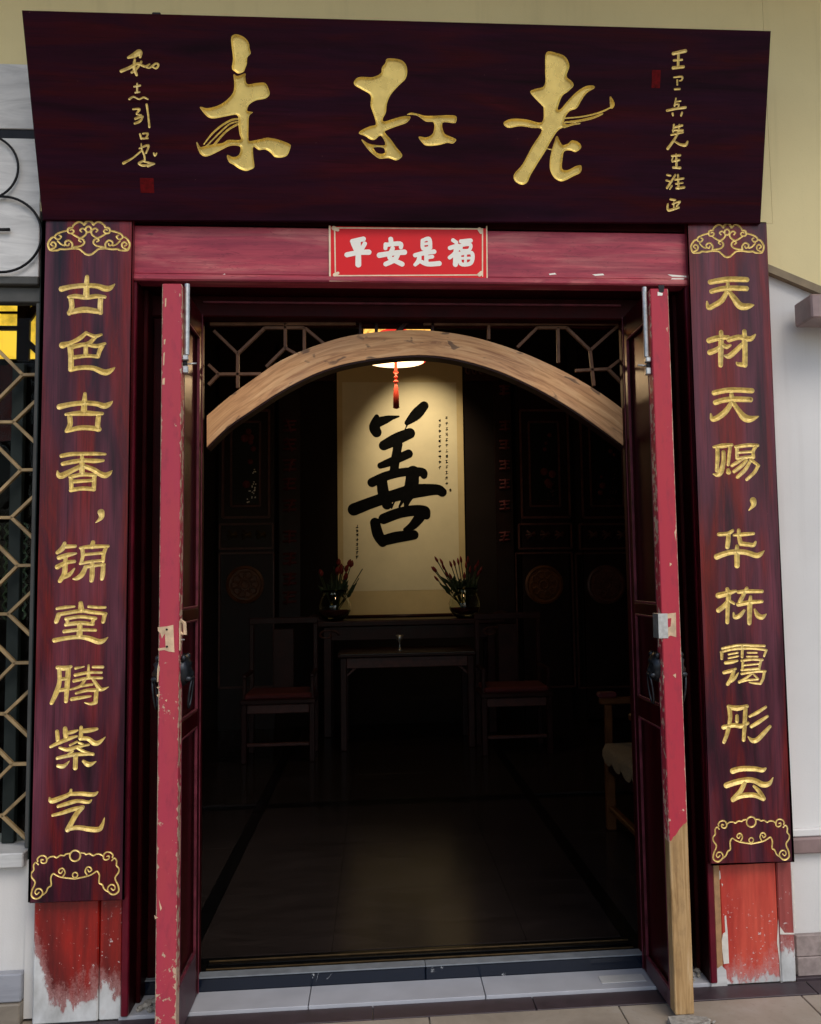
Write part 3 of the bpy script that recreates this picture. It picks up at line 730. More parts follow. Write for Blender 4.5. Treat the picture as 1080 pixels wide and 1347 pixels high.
# ------------------------------------------------------------------ inner frame, threshold
HY = .157
t = thing('inner_frame', 'dark red inner door frame around the arch and doorway', 'door frame', (0, .2, 0))
for s in (-1, 1):
    a, b = sorted((s*.775, s*.949))
    MB().box((a, HY+.02, .012), (b, HY+.06, ZL), .003).build('side_panel', 'frame', t)
    a, b = sorted((s*.852, s*.862))
    MB().box((a, HY+.005, .02), (b, HY+.0195, 2.36), .003).build('bead', 'bead', t)
    a, b = sorted((s*.86, s*.90))
    MB().box((a, HY-.075, .02), (b, HY+.004, 2.35), .003).build('folded_edge', 'door', t)
zh = PY(540, 421, HY+.03)[2]
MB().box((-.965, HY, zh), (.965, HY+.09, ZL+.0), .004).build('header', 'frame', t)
MB().box((-.77, HY-.012, (zh+ZL)/2+.008), (.77, HY-.0005, (zh+ZL)/2+.016), .002).build('bead', 'bead', t)
MB().box((-.770, HY+.0905, zh-.012), (.775, HY+.12, ZL), .002).build('header_back', 'frame', t)
t = thing('threshold', 'black marble door threshold with white veins and grey top edge', 'threshold', (0, .2, 0))
xs = [-.965, .385-.80+.0, .965]
xs = [-.965, PY(560, 1290, HY)[0], .965]
for a, b in zip(xs[:-1], xs[1:]):
    MB().box((a+.0008, HY+.002, -.01), (b-.0008, HY+.05, .053), .003).build('marble_riser', 'nero', t)
    MB().box((a+.0008, HY-.002, .0535), (b-.0008, HY+.05, .058), .001).build('top_edge', 'dullgrey', t)
MB().box((-.965, HY+.051, -.01), (.965, .34, .052), 0).build('track_bed', 'granblack', t)
for yy in (.225, .262, .298):
    MB().box((-.76, yy, .0525), (.76, yy+.006, .058), .001).build('track_rail', 'brass' if yy != .262 else 'granblack', t)

# ------------------------------------------------------------------ arch and lattice above the doorway
AY = .200
t = thing('timber_arch', 'pale old timber arch spanning the doorway with knots and mortise marks', 'arch', (0, AY, 1.9))
out_ = [(272, 547), (300, 523), (330, 501), (370, 474), (420, 453), (470, 440), (540, 434), (600, 439), (650, 451), (700, 469), (750, 493), (790, 517), (823, 541)]
inn_ = [(272, 588), (300, 561), (330, 540), (370, 514), (420, 489), (470, 475), (540, 467), (590, 470), (645, 484), (695, 505), (742, 531), (785, 560), (823, 588)]
O_ = catmull([PY(*p, AY)[[0, 2]] for p in out_], 5); I_ = catmull([PY(*p, AY)[[0, 2]] for p in inn_], 5)
def archpiece(i0, i1, name='timber'):
    mb = MB(); uvs = []; L = 0; n = i1-i0+1
    for q, i in enumerate(range(i0, i1+1)):
        if q: L += float(np.hypot(*(O_[i]-O_[i-1])))
        for k, (pt, y) in enumerate(((O_[i], AY), (I_[i], AY), (I_[i], AY+.075), (O_[i], AY+.075))):
            mb.v.append((float(pt[0]), y, float(pt[1]))); uvs.append((L+i0*.037, (0, .1, .18, .26)[k]))
    for q in range(n-1):
        for k in range(4): mb.f.append((q*4+k, q*4+(k+1) % 4, (q+1)*4+(k+1) % 4, (q+1)*4+k))
    mb.f += [(0, 1, 2, 3), ((n-1)*4+3, (n-1)*4+2, (n-1)*4+1, (n-1)*4)]
    mb.uv = uvs; return mb.build(name, 'arch', t)
nn = len(O_)-1
archpiece(0, nn)
mb = MB()
for i in range(nn):
    a, b = I_[i], I_[i+1]
    mb.bar((a[0], AY+.04, a[1]-.004), (b[0], AY+.04, b[1]-.004), .007, .07)
mb.build('soffit_shade', 'darkwood2', t)  # dark band under the arch imitates shade on its underside
t = thing('arch_lattice', 'brown geometric lattice filling the corners above the timber arch', 'lattice', (0, .26, 2.1))
def lb(pts, y=.235, x0=260, y0=380, sc=3.6, w_=.0115):
    P_ = [PY(x0+a/sc, y0+b/sc, y) for a, b in pts]
    for p, q in zip(P_[:-1], P_[1:]): MB().bar(p, q, w_, .018).build('lattice_bar', 'spanbar', t)
lb([(60, 168), (750, 166)]); lb([(190, 308), (78, 200)]); lb([(190, 308), (318, 186)]); lb([(190, 310), (190, 470)])
lb([(318, 186), (505, 184)]); lb([(508, 186), (600, 262)]); lb([(415, 165), (415, 280), (325, 370)]); lb([(415, 280), (470, 312)])
lb([(100, 405), (52, 360)]); lb([(100, 405), (52, 455)]); lb([(100, 405), (300, 404)]); lb([(505, 184), (505, 300)])
R_ = dict(x0=540, y0=380)
lb([(60, 168), (1000, 165)], **R_); lb([(850, 292), (738, 184)], **R_); lb([(850, 292), (940, 212), (990, 170)], **R_); lb([(850, 292), (868, 460)], **R_)
lb([(600, 184), (738, 184)], **R_); lb([(600, 184), (505, 278)], **R_); lb([(698, 184), (700, 350)], **R_)
lb([(935, 380), (780, 388)], **R_); lb([(935, 380), (1000, 330)], **R_); lb([(935, 380), (1010, 455)], **R_); lb([(370, 170), (370, 240)], **R_)
for px in (474, 495, 569): 
    a = PY(px, 418, .235); b = PY(px, 446, .235); MB().bar(a, b, .013, .018).build('lattice_bar', 'darkwood2', t)
a = PY(520, 440, .235); b = PY(540, 419, .235); MB().bar(a, b, .018, .018).build('lattice_bar', 'darkwood2', t)

# ------------------------------------------------------------------ open door leaves
def wall_shape(parent, s, name, mat, rects, xo):
    pass
def door_leaf(s, label, edge_mat):
    X0, X1 = .770, .832                # inner and outer face
    Y0, Y1 = -.231, .150; Z0, Z1 = .016, 2.360
    t = thing('door_leaf', label, 'door', (s*.8, HY, Z0), 'open door leaves')
    def bx(xa, xb, ya, yb, za, zb_, name, mat, ch=.002, lab=None):
        a, b = sorted((s*xa, s*xb)); return MB().box((a, ya, za), (b, yb, zb_), ch).build(name, mat, t, label=lab)
    bx(X0, X1, Y0, Y0+.052, Z0, Z1, 'stile', edge_mat, .003)
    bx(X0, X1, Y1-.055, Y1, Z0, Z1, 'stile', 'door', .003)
    a = Y0+.0525; b = Y1-.0555
    side = 1 if s > 0 else -1
    def zi(px, py): return PX(px, py, s*X0)[2]
    if s > 0: zk0 = zi(842, 1248); zr1, zr0 = zi(830, 792), zi(830, 806); zq1, zq0 = zi(833, 913), zi(833, 938)
    else: zk0 = zi(262, 1245); zr1, zr0 = zi(268, 798), zi(268, 812); zq1, zq0 = zi(268, 928), zi(268, 948)
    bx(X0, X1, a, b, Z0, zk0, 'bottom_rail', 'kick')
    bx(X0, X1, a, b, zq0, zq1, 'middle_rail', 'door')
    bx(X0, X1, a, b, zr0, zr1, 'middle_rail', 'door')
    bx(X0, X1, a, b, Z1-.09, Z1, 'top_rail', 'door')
    for za, zb_ in ((zk0, zq0), (zq1, zr0), (zr1, Z1-.09)):
        bx(X0+.014, X1-.014, a-.003, b+.003, za-.003, zb_+.003, 'panel', 'door', 0)
        mb = MB(); r_ = .0042; xx = s*(X0+.004)
        P_ = [(xx, a+.004, za+.004), (xx, b-.004, za+.004), (xx, b-.004, zb_-.004), (xx, a+.004, zb_-.004)]
        for i in range(4): mb.bar(P_[i], P_[(i+1) % 4], .007, .009, (1, 0, 0))
        mb.build('bead', 'bead', t)
    # vertical worn bead on the hinge stile
    bx(X0-.003, X0, Y1-.020, Y1-.014, Z0, Z1, 'bead', 'bead', .001)
    # grooves scratched over the middle rails
    # long tower bolt near the top
    ya = Y0+.028; zt_, zb2 = (zi(852, 378), zi(857, 468)) if s > 0 else (zi(243, 376), zi(241, 467))
    rod = MB().tube([(s*(X0-.012), ya, zb2), (s*(X0-.012), ya, zt_)], .0085, 10).build('bolt_rod', 'steel', t, False)
    MB().box((min(s*(X0-.018), s*X0), ya-.014, zb2-.02), (max(s*(X0-.018), s*X0), ya+.014, zb2-.002), .003).build('bolt_guide', 'steel', t)
    MB().box((min(s*(X0-.014), s*X0), ya-.006, zb2-.036), (max(s*(X0-.014), s*X0), ya+.006, zb2-.021), .002).build('bolt_guide', 'iron', t)
    MB().box((min(s*(X0-.018), s*X0), ya-.012, zb2-.062), (max(s*(X0-.018), s*X0), ya+.012, zb2-.037), .003).build('bolt_guide', 'steel', t)
    MB().tube([(s*(X0-.012), ya, zb2-.030), (s*(X0-.042), ya+.004, zb2-.027)], .003, 6).build('bolt_knob', 'steel', t, True)
    # lion head knockers on both faces
    zc = zi(850, 872) if s > 0 else zi(243, 880)
    yk = Y0+.070 if s > 0 else Y0+.068
    for f in (-1, 1):
        xf = s*X0 if f < 0 else s*X1; n = -s if f < 0 else s
        kn = knocker(t, xf, yk, zc, n)
    # front edge marks
    if s > 0:
        def fl(pts, mat, lift, name, lab=None):
            P_ = [PY(px, py, Y0) for px, py in pts]; MB().prism([(p[0], p[2]) for p in P_], Y0-lift, Y0+.001).build(name, mat, t, label=lab)
        fl([(872, 808), (889, 806), (889.5, 838), (882, 836), (874, 840)], 'creamwood', .0008, 'bare_patch')
        fl([(876, 814), (883, 813), (882, 824), (877, 826)], edge_mat, .0013, 'paint_remnant')
        a_ = PY(872, 807, Y0); b_ = PY(860.5, 840, Y0)
        MB().box((s*X0-.012, Y0-.0022, b_[2]), (s*X0+.020, Y0+.0, a_[2]), .001).build('lock_plate', 'steel', t)
        MB().box((s*X0-.012, Y0-.002, b_[2]), (s*X0-.0005, Y0+.06, a_[2]), .001).build('lock_plate', 'steel', t)
        fl([(866, 375), (874, 375), (873, 384), (867, 386)], 'iron', .0008, 'paint_loss')
        fl([(865, 384), (872, 386), (871, 389), (865, 389)], 'whiteprint', .0012, 'paint_chip')
        for pts in ([(885, 888), (889, 886), (889, 892)], [(876, 432), (878.5, 430), (878, 437)], [(887, 700), (889.5, 695), (889, 712)], [(881, 740), (884, 742), (881, 745)]):
            fl(pts, 'creamwood', .0008, 'paint_chip')
    else:
        def fl(pts, mat, lift, name, lab=None):
            P_ = [PY(px, py, Y0) for px, py in pts]; MB().prism([(p[0], p[2]) for p in P_], Y0-lift, Y0+.001).build(name, mat, t, label=lab)
        fl([(207.5, 825), (219, 824), (228, 822), (229.5, 858), (222, 857), (216, 855), (208.5, 856), (208, 853), (218, 851.5), (217, 833), (213, 840), (211, 833), (208, 830)], 'creamwood', .0008, 'bare_patch')
        a_ = PY(229, 818, Y0); b_ = PY(231, 856, Y0)
        MB().box((s*X0+.0005, Y0-.001, b_[2]), (s*X0+.004, Y0+.02, a_[2]), .001).build('latch_edge', 'creamwood', t)
        P_ = [(s*(X0-.001), Y0+.008, a_[2]+.005), (s*(X0-.014), Y0+.012, a_[2]-.005), (s*(X0-.016), Y0+.014, a_[2]-.04), (s*(X0-.002), Y0+.012, a_[2]-.035)]
        MB().tube(P_, .006, 6).build('splinter', 'creamwood', t)
        MB().tube([(s*X0, Y0+.01, a_[2]-.056), (s*(X0-.016), Y0+.01, a_[2]-.056)], .002, 6).build('nail', 'steel', t)
        for px, py in ((219.5, 828), (219.8, 850.5)): 
            c = PY(px, py, Y0); MB().lathe([(.0035, -.0025), (.0035, .001)], c, 8, 'Y').build('screw', 'iron', t)
        for pts in ([(217, 393), (219, 392), (218.5, 403), (217, 404)], [(215.5, 447), (218, 446), (217, 453), (215.5, 453)], [(215, 465), (217, 463), (216, 480), (214.5, 481)], [(214, 498), (217, 497), (216.5, 506), (213.5, 506)],
                    [(236, 386), (237.5, 387), (237, 390), (236, 390)], [(206, 904), (211, 903), (208, 906)], [(217, 921), (220, 920), (219, 923)], [(206, 914), (209, 913), (208, 917)], [(207, 880), (209, 870), (208.5, 897), (206.5, 897)],
                    [(209, 1183), (213, 1195), (211, 1198)], [(203, 1204), (208, 1207), (204, 1209)]):
            fl(pts, 'creamwood', .0008, 'paint_chip')
    return t
M['creamwood'] = plain('bare_cream_wood', (.60, .42, .26), .7, 0, .25, 40)

def knocker(parent, xf, y, z, n):
    """lion mask on a face of constant x, looking along n, with a hanging ring"""
    mb = MB(); H, W_ = 14, 20; R0 = .042; V = []
    for i in range(H+1):
        th = (math.pi/2)*i/H
        for k in range(W_):
            ph = 2*math.pi*k/W_; rr = R0*math.sin(th); d = .026*math.cos(th)**.8 if i < H else 0
            yy, zz = rr*math.cos(ph), rr*math.sin(ph)*1.15
            u, v = yy/R0, zz/R0
            d += .010*math.exp(-((u*3.5)**2+((v+.30)*3.2)**2))              # muzzle
            d -= .006*(math.exp(-(((abs(u)-.36)*7)**2+((v-.22)*8)**2)))     # eyes
            d += .006*(math.exp(-(((abs(u)-.36)*5)**2+((v-.46)*8)**2)))     # brows
            d += .0022*math.sin(ph*9)*(i/H)**2 if i < H else 0              # mane
            s_ = 1+(.07*math.sin(ph*9) if i >= H-2 else 0)
            V.append((xf+n*d, y+yy*s_, z+zz*s_))
    mb.add(V, [(i*W_+k, i*W_+(k+1) % W_, (i+1)*W_+(k+1) % W_, (i+1)*W_+k) for i in range(H) for k in range(W_)])
    head = mb.build('lion_knocker', 'bronze', parent, True)
    for e in (-1, 1):
        MB().lathe([(.002, 0), (.010, .004), (.011, .010), (.006, .016)], (xf, y+e*.036, z+.040) if True else 0, 8, 'X').build('ear', 'bronze', head, True) if n > 0 else \
        MB().lathe([(.002, 0), (.010, -.004), (.011, -.010), (.006, -.016)], (xf, y+e*.036, z+.040), 8, 'X').build('ear', 'bronze', head, True)
    for e in (-1, 1):
        MB().lathe([(.004, 0), (.009, n*.016), (.009, n*.026), (.004, n*.032)], (xf, y+e*.022, z-.026), 8, 'X').build('jaw_boss', 'bronze', head, True)
    MB().tube([(xf+n*(.030-.012*(1-math.cos(a))/2), y+.024*math.sin(a), z-.072+.048*math.cos(a)) for a in [2*math.pi*k/28 for k in range(28)]], .0036, 8, True).build('ring', 'bronze', head, True)
    return head
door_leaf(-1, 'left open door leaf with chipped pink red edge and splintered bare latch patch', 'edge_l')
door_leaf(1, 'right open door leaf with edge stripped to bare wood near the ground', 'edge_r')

# door stop rubble under the right leaf
b = PZ(895, 1338, .0)
t = thing('door_wedge', 'crumbled mortar wedge with a folded wrapper under the right door leaf', 'wedge', (.80, -.26, 0))
mb = MB(); 
P_ = [(.735, -.30), (.80, -.315), (.865, -.29), (.872, -.245), (.80, -.225), (.74, -.24)]
mb.add([(x, y, .0) for x, y in P_]+[(x*.94+.048, y*.92-.02, .013+.003*((i*7) % 3)) for i, (x, y) in enumerate(P_)], [tuple(range(5, -1, -1)), tuple(range(6, 12))]+[(i, (i+1) % 6, 6+(i+1) % 6, 6+i) for i in range(6)])
mb.build('mortar', 'rubble', t)
MB().box((.775, -.345, .001), (.835, -.30, .008), .002).build('wrapper', 'paperbit', t)
for i in range(9):
    x, y = .862+random.uniform(-.01, .03), -.27+random.uniform(-.03, .03); r_ = random.uniform(.004, .008)
    MB().lathe([(r_*.5, 0), (r_, r_*.6), (r_*.4, r_*1.3)], (x, y, .0), 6).build('crumb', 'rubble', t)
t = thing('floor_debris', 'small heap of grey rubble behind the left door leaf', 'rubble', (-.90, .07, .01))
for i in range(12):
    x, y = -.915+random.uniform(-.04, .04), .06+random.uniform(-.04, .05); r_ = random.uniform(.008, .018)
    MB().lathe([(r_*.6, 0), (r_, r_*.7), (r_*.5, r_*1.2)], (x, y, .010), 6).build('chunk', 'rubble', t)
t = thing('floor_debris', 'small heap of grey rubble between the right door leaf and the pillar', 'rubble', (.91, .07, .01))
for i in range(10):
    x, y = .925+random.uniform(-.03, .03), .06+random.uniform(-.04, .05); r_ = random.uniform(.006, .014)
    MB().lathe([(r_*.6, 0), (r_, r_*.7), (r_*.5, r_*1.2)], (x, y, .010), 6).build('chunk', 'rubble', t)

# ------------------------------------------------------------------ CARVED COUPLETS
Z9 = 8.983
LCH = [  # (x0, y0, scale, strokes)
 (60, 350, '190,270,70 300,245,60 450,230,60 600,235,60 700,265,75 760,260,60 815,215,15|490,125,45 485,200,60 480,350,75|270,365,35 350,355,55 480,370,55 600,355,55 700,365,40|300,390,60 310,480,60 280,560,50|650,390,60 645,480,60 650,550,55|280,550,55 450,515,75 640,540,60'),
 (60, 350, '480,790,45 400,855,55 300,905,50 200,935,80|500,800,40 580,830,45 660,810,30|590,835,45 520,905,50 420,935,45 330,955,45|300,960,60 450,925,45 600,945,50 700,915,35|290,960,65 300,1060,65 300,1220,65|665,945,60 635,1010,50 620,1070,45|475,930,50 475,1050,55|330,1080,50 480,1060,45 620,1070,45|300,1220,60 420,1200,55 560,1205,60 690,1255,75 760,1240,60 815,1200,18'),
 (60, 505, '165,270,70 300,240,60 460,225,60 600,235,60 690,260,70 750,240,55 790,205,12|465,115,40 460,200,60 450,340,75|240,360,35 340,350,55 465,345,65 580,350,55 670,350,40|285,390,60 290,480,60 250,555,50|625,390,60 615,470,60 620,540,55|250,555,50 400,520,60 520,520,60 630,535,60'),
 (60, 505, '190,850,50 300,830,50 450,825,45 600,825,45 705,830,30|205,945,50 320,920,55 450,905,50 580,910,55 680,905,35|430,850,40 430,950,65 430,1050,60|400,980,55 300,1030,60 190,1085,75 150,1070,50 140,1030,15|450,970,50 560,1010,60 640,1060,65 700,1080,70 750,1060,50 785,1025,12|290,1100,45 430,1070,50 590,1080,40|300,1100,50 305,1250,50|575,1090,50 570,1240,50|320,1155,45 550,1140,40|300,1255,50 430,1235,50 570,1245,50'),
 (50, 660, '745,125,80 748,185,55 685,245,12'),
 (50, 660, '315,490,40 290,550,60 230,600,45|330,530,50 440,525,40|250,660,55 350,630,55 450,610,25|230,770,60 330,720,50 430,705,40|325,660,45 320,760,60 310,850,60 260,935,50|280,900,50 370,860,50 430,790,18|650,480,50 640,530,60|500,545,35 640,530,50 830,525,35|525,560,50 530,640,45 505,730,35|800,550,45 775,620,45 770,700,40|540,625,35 760,605,35|500,730,35 640,705,35 770,695,35|560,770,45 660,755,40 780,740,40|560,780,50 520,860,60 460,905,50 415,910,18|770,750,50 765,850,55 755,910,45|640,710,50 640,850,60 632,930,50'),
 (50, 790, '225,95,35 320,80,40 430,70,25|505,30,50 510,110,75|600,70,35 700,80,35 795,80,30|240,165,45 380,140,45 520,122,45 640,138,45 800,155,40|245,170,60 215,250,50|790,160,50 770,250,45|330,215,40 500,190,40 680,210,40|345,220,45 350,280,40|655,220,50 640,275,40|330,285,45 490,265,50 650,280,40|495,270,60 490,420,70|310,365,45 490,345,40 680,350,35|195,470,55 330,445,50 490,430,50 610,450,60 710,485,65 770,475,50 825,435,12'),
 (50, 790, '230,790,45 310,800,60 390,780,35|250,800,50 255,950,50 220,1080,60 160,1210,45|360,800,60 345,1000,60 330,1190,45|270,930,40 350,920,40|255,1060,45 350,1045,45|445,800,35 545,780,15|597,765,25 597,900,45|650,785,30 765,785,35|440,880,40 600,850,35 750,850,30|425,950,40 600,915,35 755,915,30|560,920,35 500,1010,35 385,1050,25|650,930,35 720,1030,50 760,1050,40 835,1020,10|510,1010,35 640,990,30|450,1095,30 580,1060,40 700,1060,45|690,1070,50 680,1200,50|680,1205,45 620,1220,35 550,1205,12|400,1165,45 520,1145,40 620,1130,25'),
 (40, 950, '315,110,45 325,210,50|410,75,50 415,130,60 420,180,55|420,130,40 500,115,45 560,95,20|240,290,35 330,245,45 450,195,50 550,165,25|600,60,40 595,190,55|610,105,50 700,95,55 785,80,35|590,190,50 680,195,50 750,245,60 810,240,50 885,175,10|345,300,30 440,325,45 560,290,40 690,265,25|550,230,25 470,270,30|550,300,35 640,350,38 740,380,35|500,340,30 450,380,30|320,425,40 450,395,45 560,380,45 740,375,35|535,390,55 530,540,55|325,515,40 390,520,50 460,460,12|625,460,35 690,500,60 775,465,12|570,240,25 620,260,30'),
 (40, 950, '480,800,30 460,850,45 350,900,60 250,930,60 225,890,15|460,850,45 600,845,50 740,855,50 795,825,20|330,995,40 440,960,50 560,930,45 680,945,40 720,920,20|265,1100,35 380,1070,45 500,1030,50 620,1000,40|610,1010,55 540,1090,60 440,1270,60|440,1260,50 570,1245,55 700,1265,60 810,1265,60 850,1210,40 875,1130,12'),
]
RCH = [
 (900, 350, '310,190,60 420,170,65 550,155,65 740,160,60|325,300,55 430,270,60 550,260,60 735,265,60|515,200,40 515,290,55|510,290,45 450,400,60 360,460,60 290,490,55 270,420,20|520,290,45 590,380,70 650,460,85 710,480,80 770,470,60 820,460,18'),
 (900, 350, '437,780,50 435,950,65 430,1170,55|295,880,65 400,850,65 520,840,45|305,1020,65 380,990,60 430,950,45|460,930,45 500,955,50 545,935,30|530,870,60 650,840,60 780,860,60 840,810,20|712,770,50 715,900,65 720,1050,60 715,1165,65|710,1165,60 640,1160,45 620,1140,20|680,930,50 600,1010,60 530,1065,60 480,1060,25'),
 (910, 500, '265,150,60 380,125,60 500,115,60 710,125,60|280,265,60 380,235,60 500,225,65 695,230,60|470,170,50 475,260,60|470,270,50 400,370,65 310,440,65 245,460,55 225,400,20|490,270,50 560,370,65 620,440,85 690,460,75 785,430,18'),
 (910, 500, '260,790,30 370,775,55 475,765,35|300,790,45 305,900,50 295,1070,40|455,780,40 440,900,40 430,1000,35|375,850,45 375,960,50 350,1070,60 310,1120,50 255,1110,18|430,1060,40 435,1085,60|520,790,40 650,770,45 780,770,35|535,800,45 535,920,40|760,780,40 725,840,40 730,910,40|550,855,30 720,845,30|540,925,30 640,910,35 730,905,35|620,920,35 540,970,40 475,1010,35|650,945,35 590,1010,45 500,1080,40|690,960,35 630,1060,45 540,1145,40|700,940,40 790,1010,35|785,1010,40 740,1090,40 650,1175,35'),
 (920, 645, '635,120,75 640,170,55 585,235,12'),
 (920, 645, '395,475,35 340,510,45 230,520,45|345,520,50 340,600,55 330,670,50|465,470,40 470,550,50 490,630,55|410,530,30 520,520,45 640,510,35|490,630,50 580,640,50 640,645,45 665,610,25|205,785,65 330,740,60 450,725,60 560,735,60 670,770,60 720,755,50 765,715,12|445,660,40 445,760,65 445,890,60'),
 (920, 765, '225,165,65 330,140,60 430,110,30|330,90,45 345,160,60 335,300,50 330,480,45|350,220,50 290,290,55 225,340,55|350,220,35 410,260,30|460,125,40 560,115,45 740,115,40|560,80,40 520,160,45 480,240,50|460,270,50 600,245,50 740,235,35|605,180,35 595,300,60 590,490,50|530,340,30 480,400,50 420,420,45 405,370,20|655,330,25 690,400,60 740,420,55 790,385,12'),
 (920, 765, '270,790,28 400,760,28 520,750,28 770,760,28|255,835,28 380,800,32 520,790,32 650,790,32 795,810,24|265,840,38 265,910,32|790,815,28 765,880,24|510,755,36 505,890,32|345,860,22 455,840,22|345,905,22 460,880,22|570,840,20 680,840,20|560,885,20 690,885,20|310,960,38 380,950,42 450,935,22|290,1075,38 370,1055,42 430,1030,24|405,1050,42 380,1140,48 335,1210,42|350,1190,32 410,1150,38 460,1080,14|500,935,30 620,920,30 745,925,27|515,940,30 510,1040,30|730,930,30 715,990,30 710,1040,27|520,990,22 715,970,22|500,1045,27 710,1025,27|500,1090,28 640,1065,30 780,1060,27|765,1065,32 755,1140,32 725,1200,32|720,1205,30 650,1200,27 590,1190,14|620,1090,22 550,1140,28 470,1185,30|640,1095,22 695,1150,24|470,1190,28 560,1165,27 690,1155,22'),
 (925, 915, '300,130,45 400,150,60 520,125,40|310,140,55 320,250,50 310,330,45|300,380,50 280,460,45 245,550,40|500,140,50 495,250,50 490,350,50 478,525,40|240,375,50 360,350,50 450,360,50 530,325,35|400,240,40 400,300,45|550,245,30 640,200,40 740,135,30|570,365,40 660,310,45 760,245,30|790,365,35 720,440,50 640,520,55 580,530,50 530,485,12'),
 (925, 915, '350,890,65 450,865,60 600,865,55 700,880,50 740,860,20|275,1060,65 400,1020,65 530,995,60 620,1010,60 700,1050,65 780,1040,50 825,970,12|490,1030,50 440,1130,55 350,1225,50|350,1235,45 450,1185,55 600,1175,55 710,1220,50|600,1070,30 660,1130,50 715,1215,50'),
]
TOPL = '485,110,22 510,80,22 540,68,24 570,80,22 590,110,22|485,110,22 440,80,22 400,85,24 360,115,22 350,140,20|350,140,20 310,145,22 295,170,22 305,200,22 340,205,22 365,185,20 350,163,18 325,168,18|295,175,22 230,190,22 170,215,22 150,245,22 165,268,20 200,270,20 220,243,20 198,228,18|150,245,22 110,260,24 75,310,24 72,350,24 92,392,26 120,402,22|110,385,22 152,362,22 158,325,22 128,305,22 103,328,20 128,350,18|120,402,22 180,398,24 210,385,24 270,387,24 340,378,24 400,380,24 430,388,22 470,420,22 500,443,24 540,452,26|340,375,22 347,325,22 312,287,22 270,300,22 268,332,20 300,345,20 312,322,18|180,292,20 220,330,20 260,345,20|355,362,20 440,350,22 482,318,22 475,282,22 442,264,22 422,285,20 445,302,18|345,212,20 400,245,22 440,258,22 490,230,22 508,195,22 492,165,20 462,150,20 435,168,20 452,190,18'
BOTL = '470,105,16 430,112,16 410,128,16 370,125,16 330,150,17 300,138,16 260,142,16 225,165,16|222,180,16 212,145,16 185,128,16 145,135,16 118,165,16 122,190,16|222,175,17 215,200,16 190,212,16 160,200,16 160,172,15 182,175,14|128,225,16 100,203,16 76,235,16 78,285,17 52,322,16 56,365,16 90,410,16 86,450,16 62,500,17 52,560,18 78,592,19 120,598,19 160,570,17 176,530,16 150,492,16 110,495,15 92,530,14 112,552,14 136,530,14|165,565,16 210,530,16 235,478,17 268,452,16 265,372,16 290,326,16 330,345,16 372,362,16 420,370,17 460,375,17 530,382,17|400,352,16 420,312,16 400,270,16 366,274,15 350,305,15 375,322,14 392,296,13'
def mirror(S, cx, sh=0.0): return [[(2*cx-x, y, w_) for x, y, w_ in st] for st in S]
def circ(cx, cy, r, w_): return [(cx+r*math.cos(a), cy+r*math.sin(a), w_) for a in [2*math.pi*k/16 for k in range(17)]]
def remap(S, f, k): return [[(*f(x, y), w_*k) for x, y, w_ in st] for st in S]
T_ = parse(TOPL); T_ = T_ + mirror(T_, 535) + [circ(530, 160, 32, 22)]
B_ = [[(x, y-(530-x)*.055, w_) for x, y, w_ in st] for st in parse(BOTL)]
B_ = B_ + mirror(B_, 530) + [circ(530, 130, 58, 18), circ(530, 340, 28, 14)]
vgroove = lambda s: np.minimum(s*.80, .008)
def couplet(label, quad_px, chars, ornT, ornB):
    pl = Plane((0, -.04, 0), (1, 0, 0), (0, 0, 1))
    q = [pl.uv(*p) for p in quad_px]
    t = thing('couplet_board', label, 'couplet board', pl.at(*((q[2]+q[3])/2)), 'couplet boards beside the door')
    G_ = []
    for x0, y0, s in chars:
        G_.append(dict(name='character', strokes=to_uv_strokes(pl, parse(s), x0, y0, Z9, 1.02), polys=[], h=.0013, depth=vgroove, mat='gold'))
    G_.append(dict(name='cloud_ornament', strokes=to_uv_strokes(pl, remap(T_, *ornT), 0, 0, 1), polys=[], h=.0011, depth=vgroove, mat='gold'))
    G_.append(dict(name='cloud_ornament', strokes=to_uv_strokes(pl, remap(B_, *ornB), 0, 0, 1), polys=[], h=.0011, depth=vgroove, mat='gold'))
    carved_board(t, pl, q, .036, G_, 'couplet')
couplet('left couplet board with carved gilt characters reading 古色古香 锦堂腾紫气', [(60.5, 289), (173.5, 290), (160.5, 1183), (40, 1187)], LCH,
        (lambda x, y: (55+x/8.64, 283+y/8.64), 1/8.64), (lambda x, y: (35+x/8.308, 1110+(y+(530-x)*.055)/8.308), 1/8.308))
couplet('right couplet board with carved gilt characters reading 天材天赐 华栋霭彤云', [(905, 293), (1007.5, 293.5), (1042, 1133), (936, 1136)], RCH,
        (lambda x, y: (957+(x-535)*.1030/1., 295+(y-70)*.1135), .105), (lambda x, y: (988.3+(x-530)*.1047, 1081+(y-130)*.1145+(530-x)*.0028), .112))

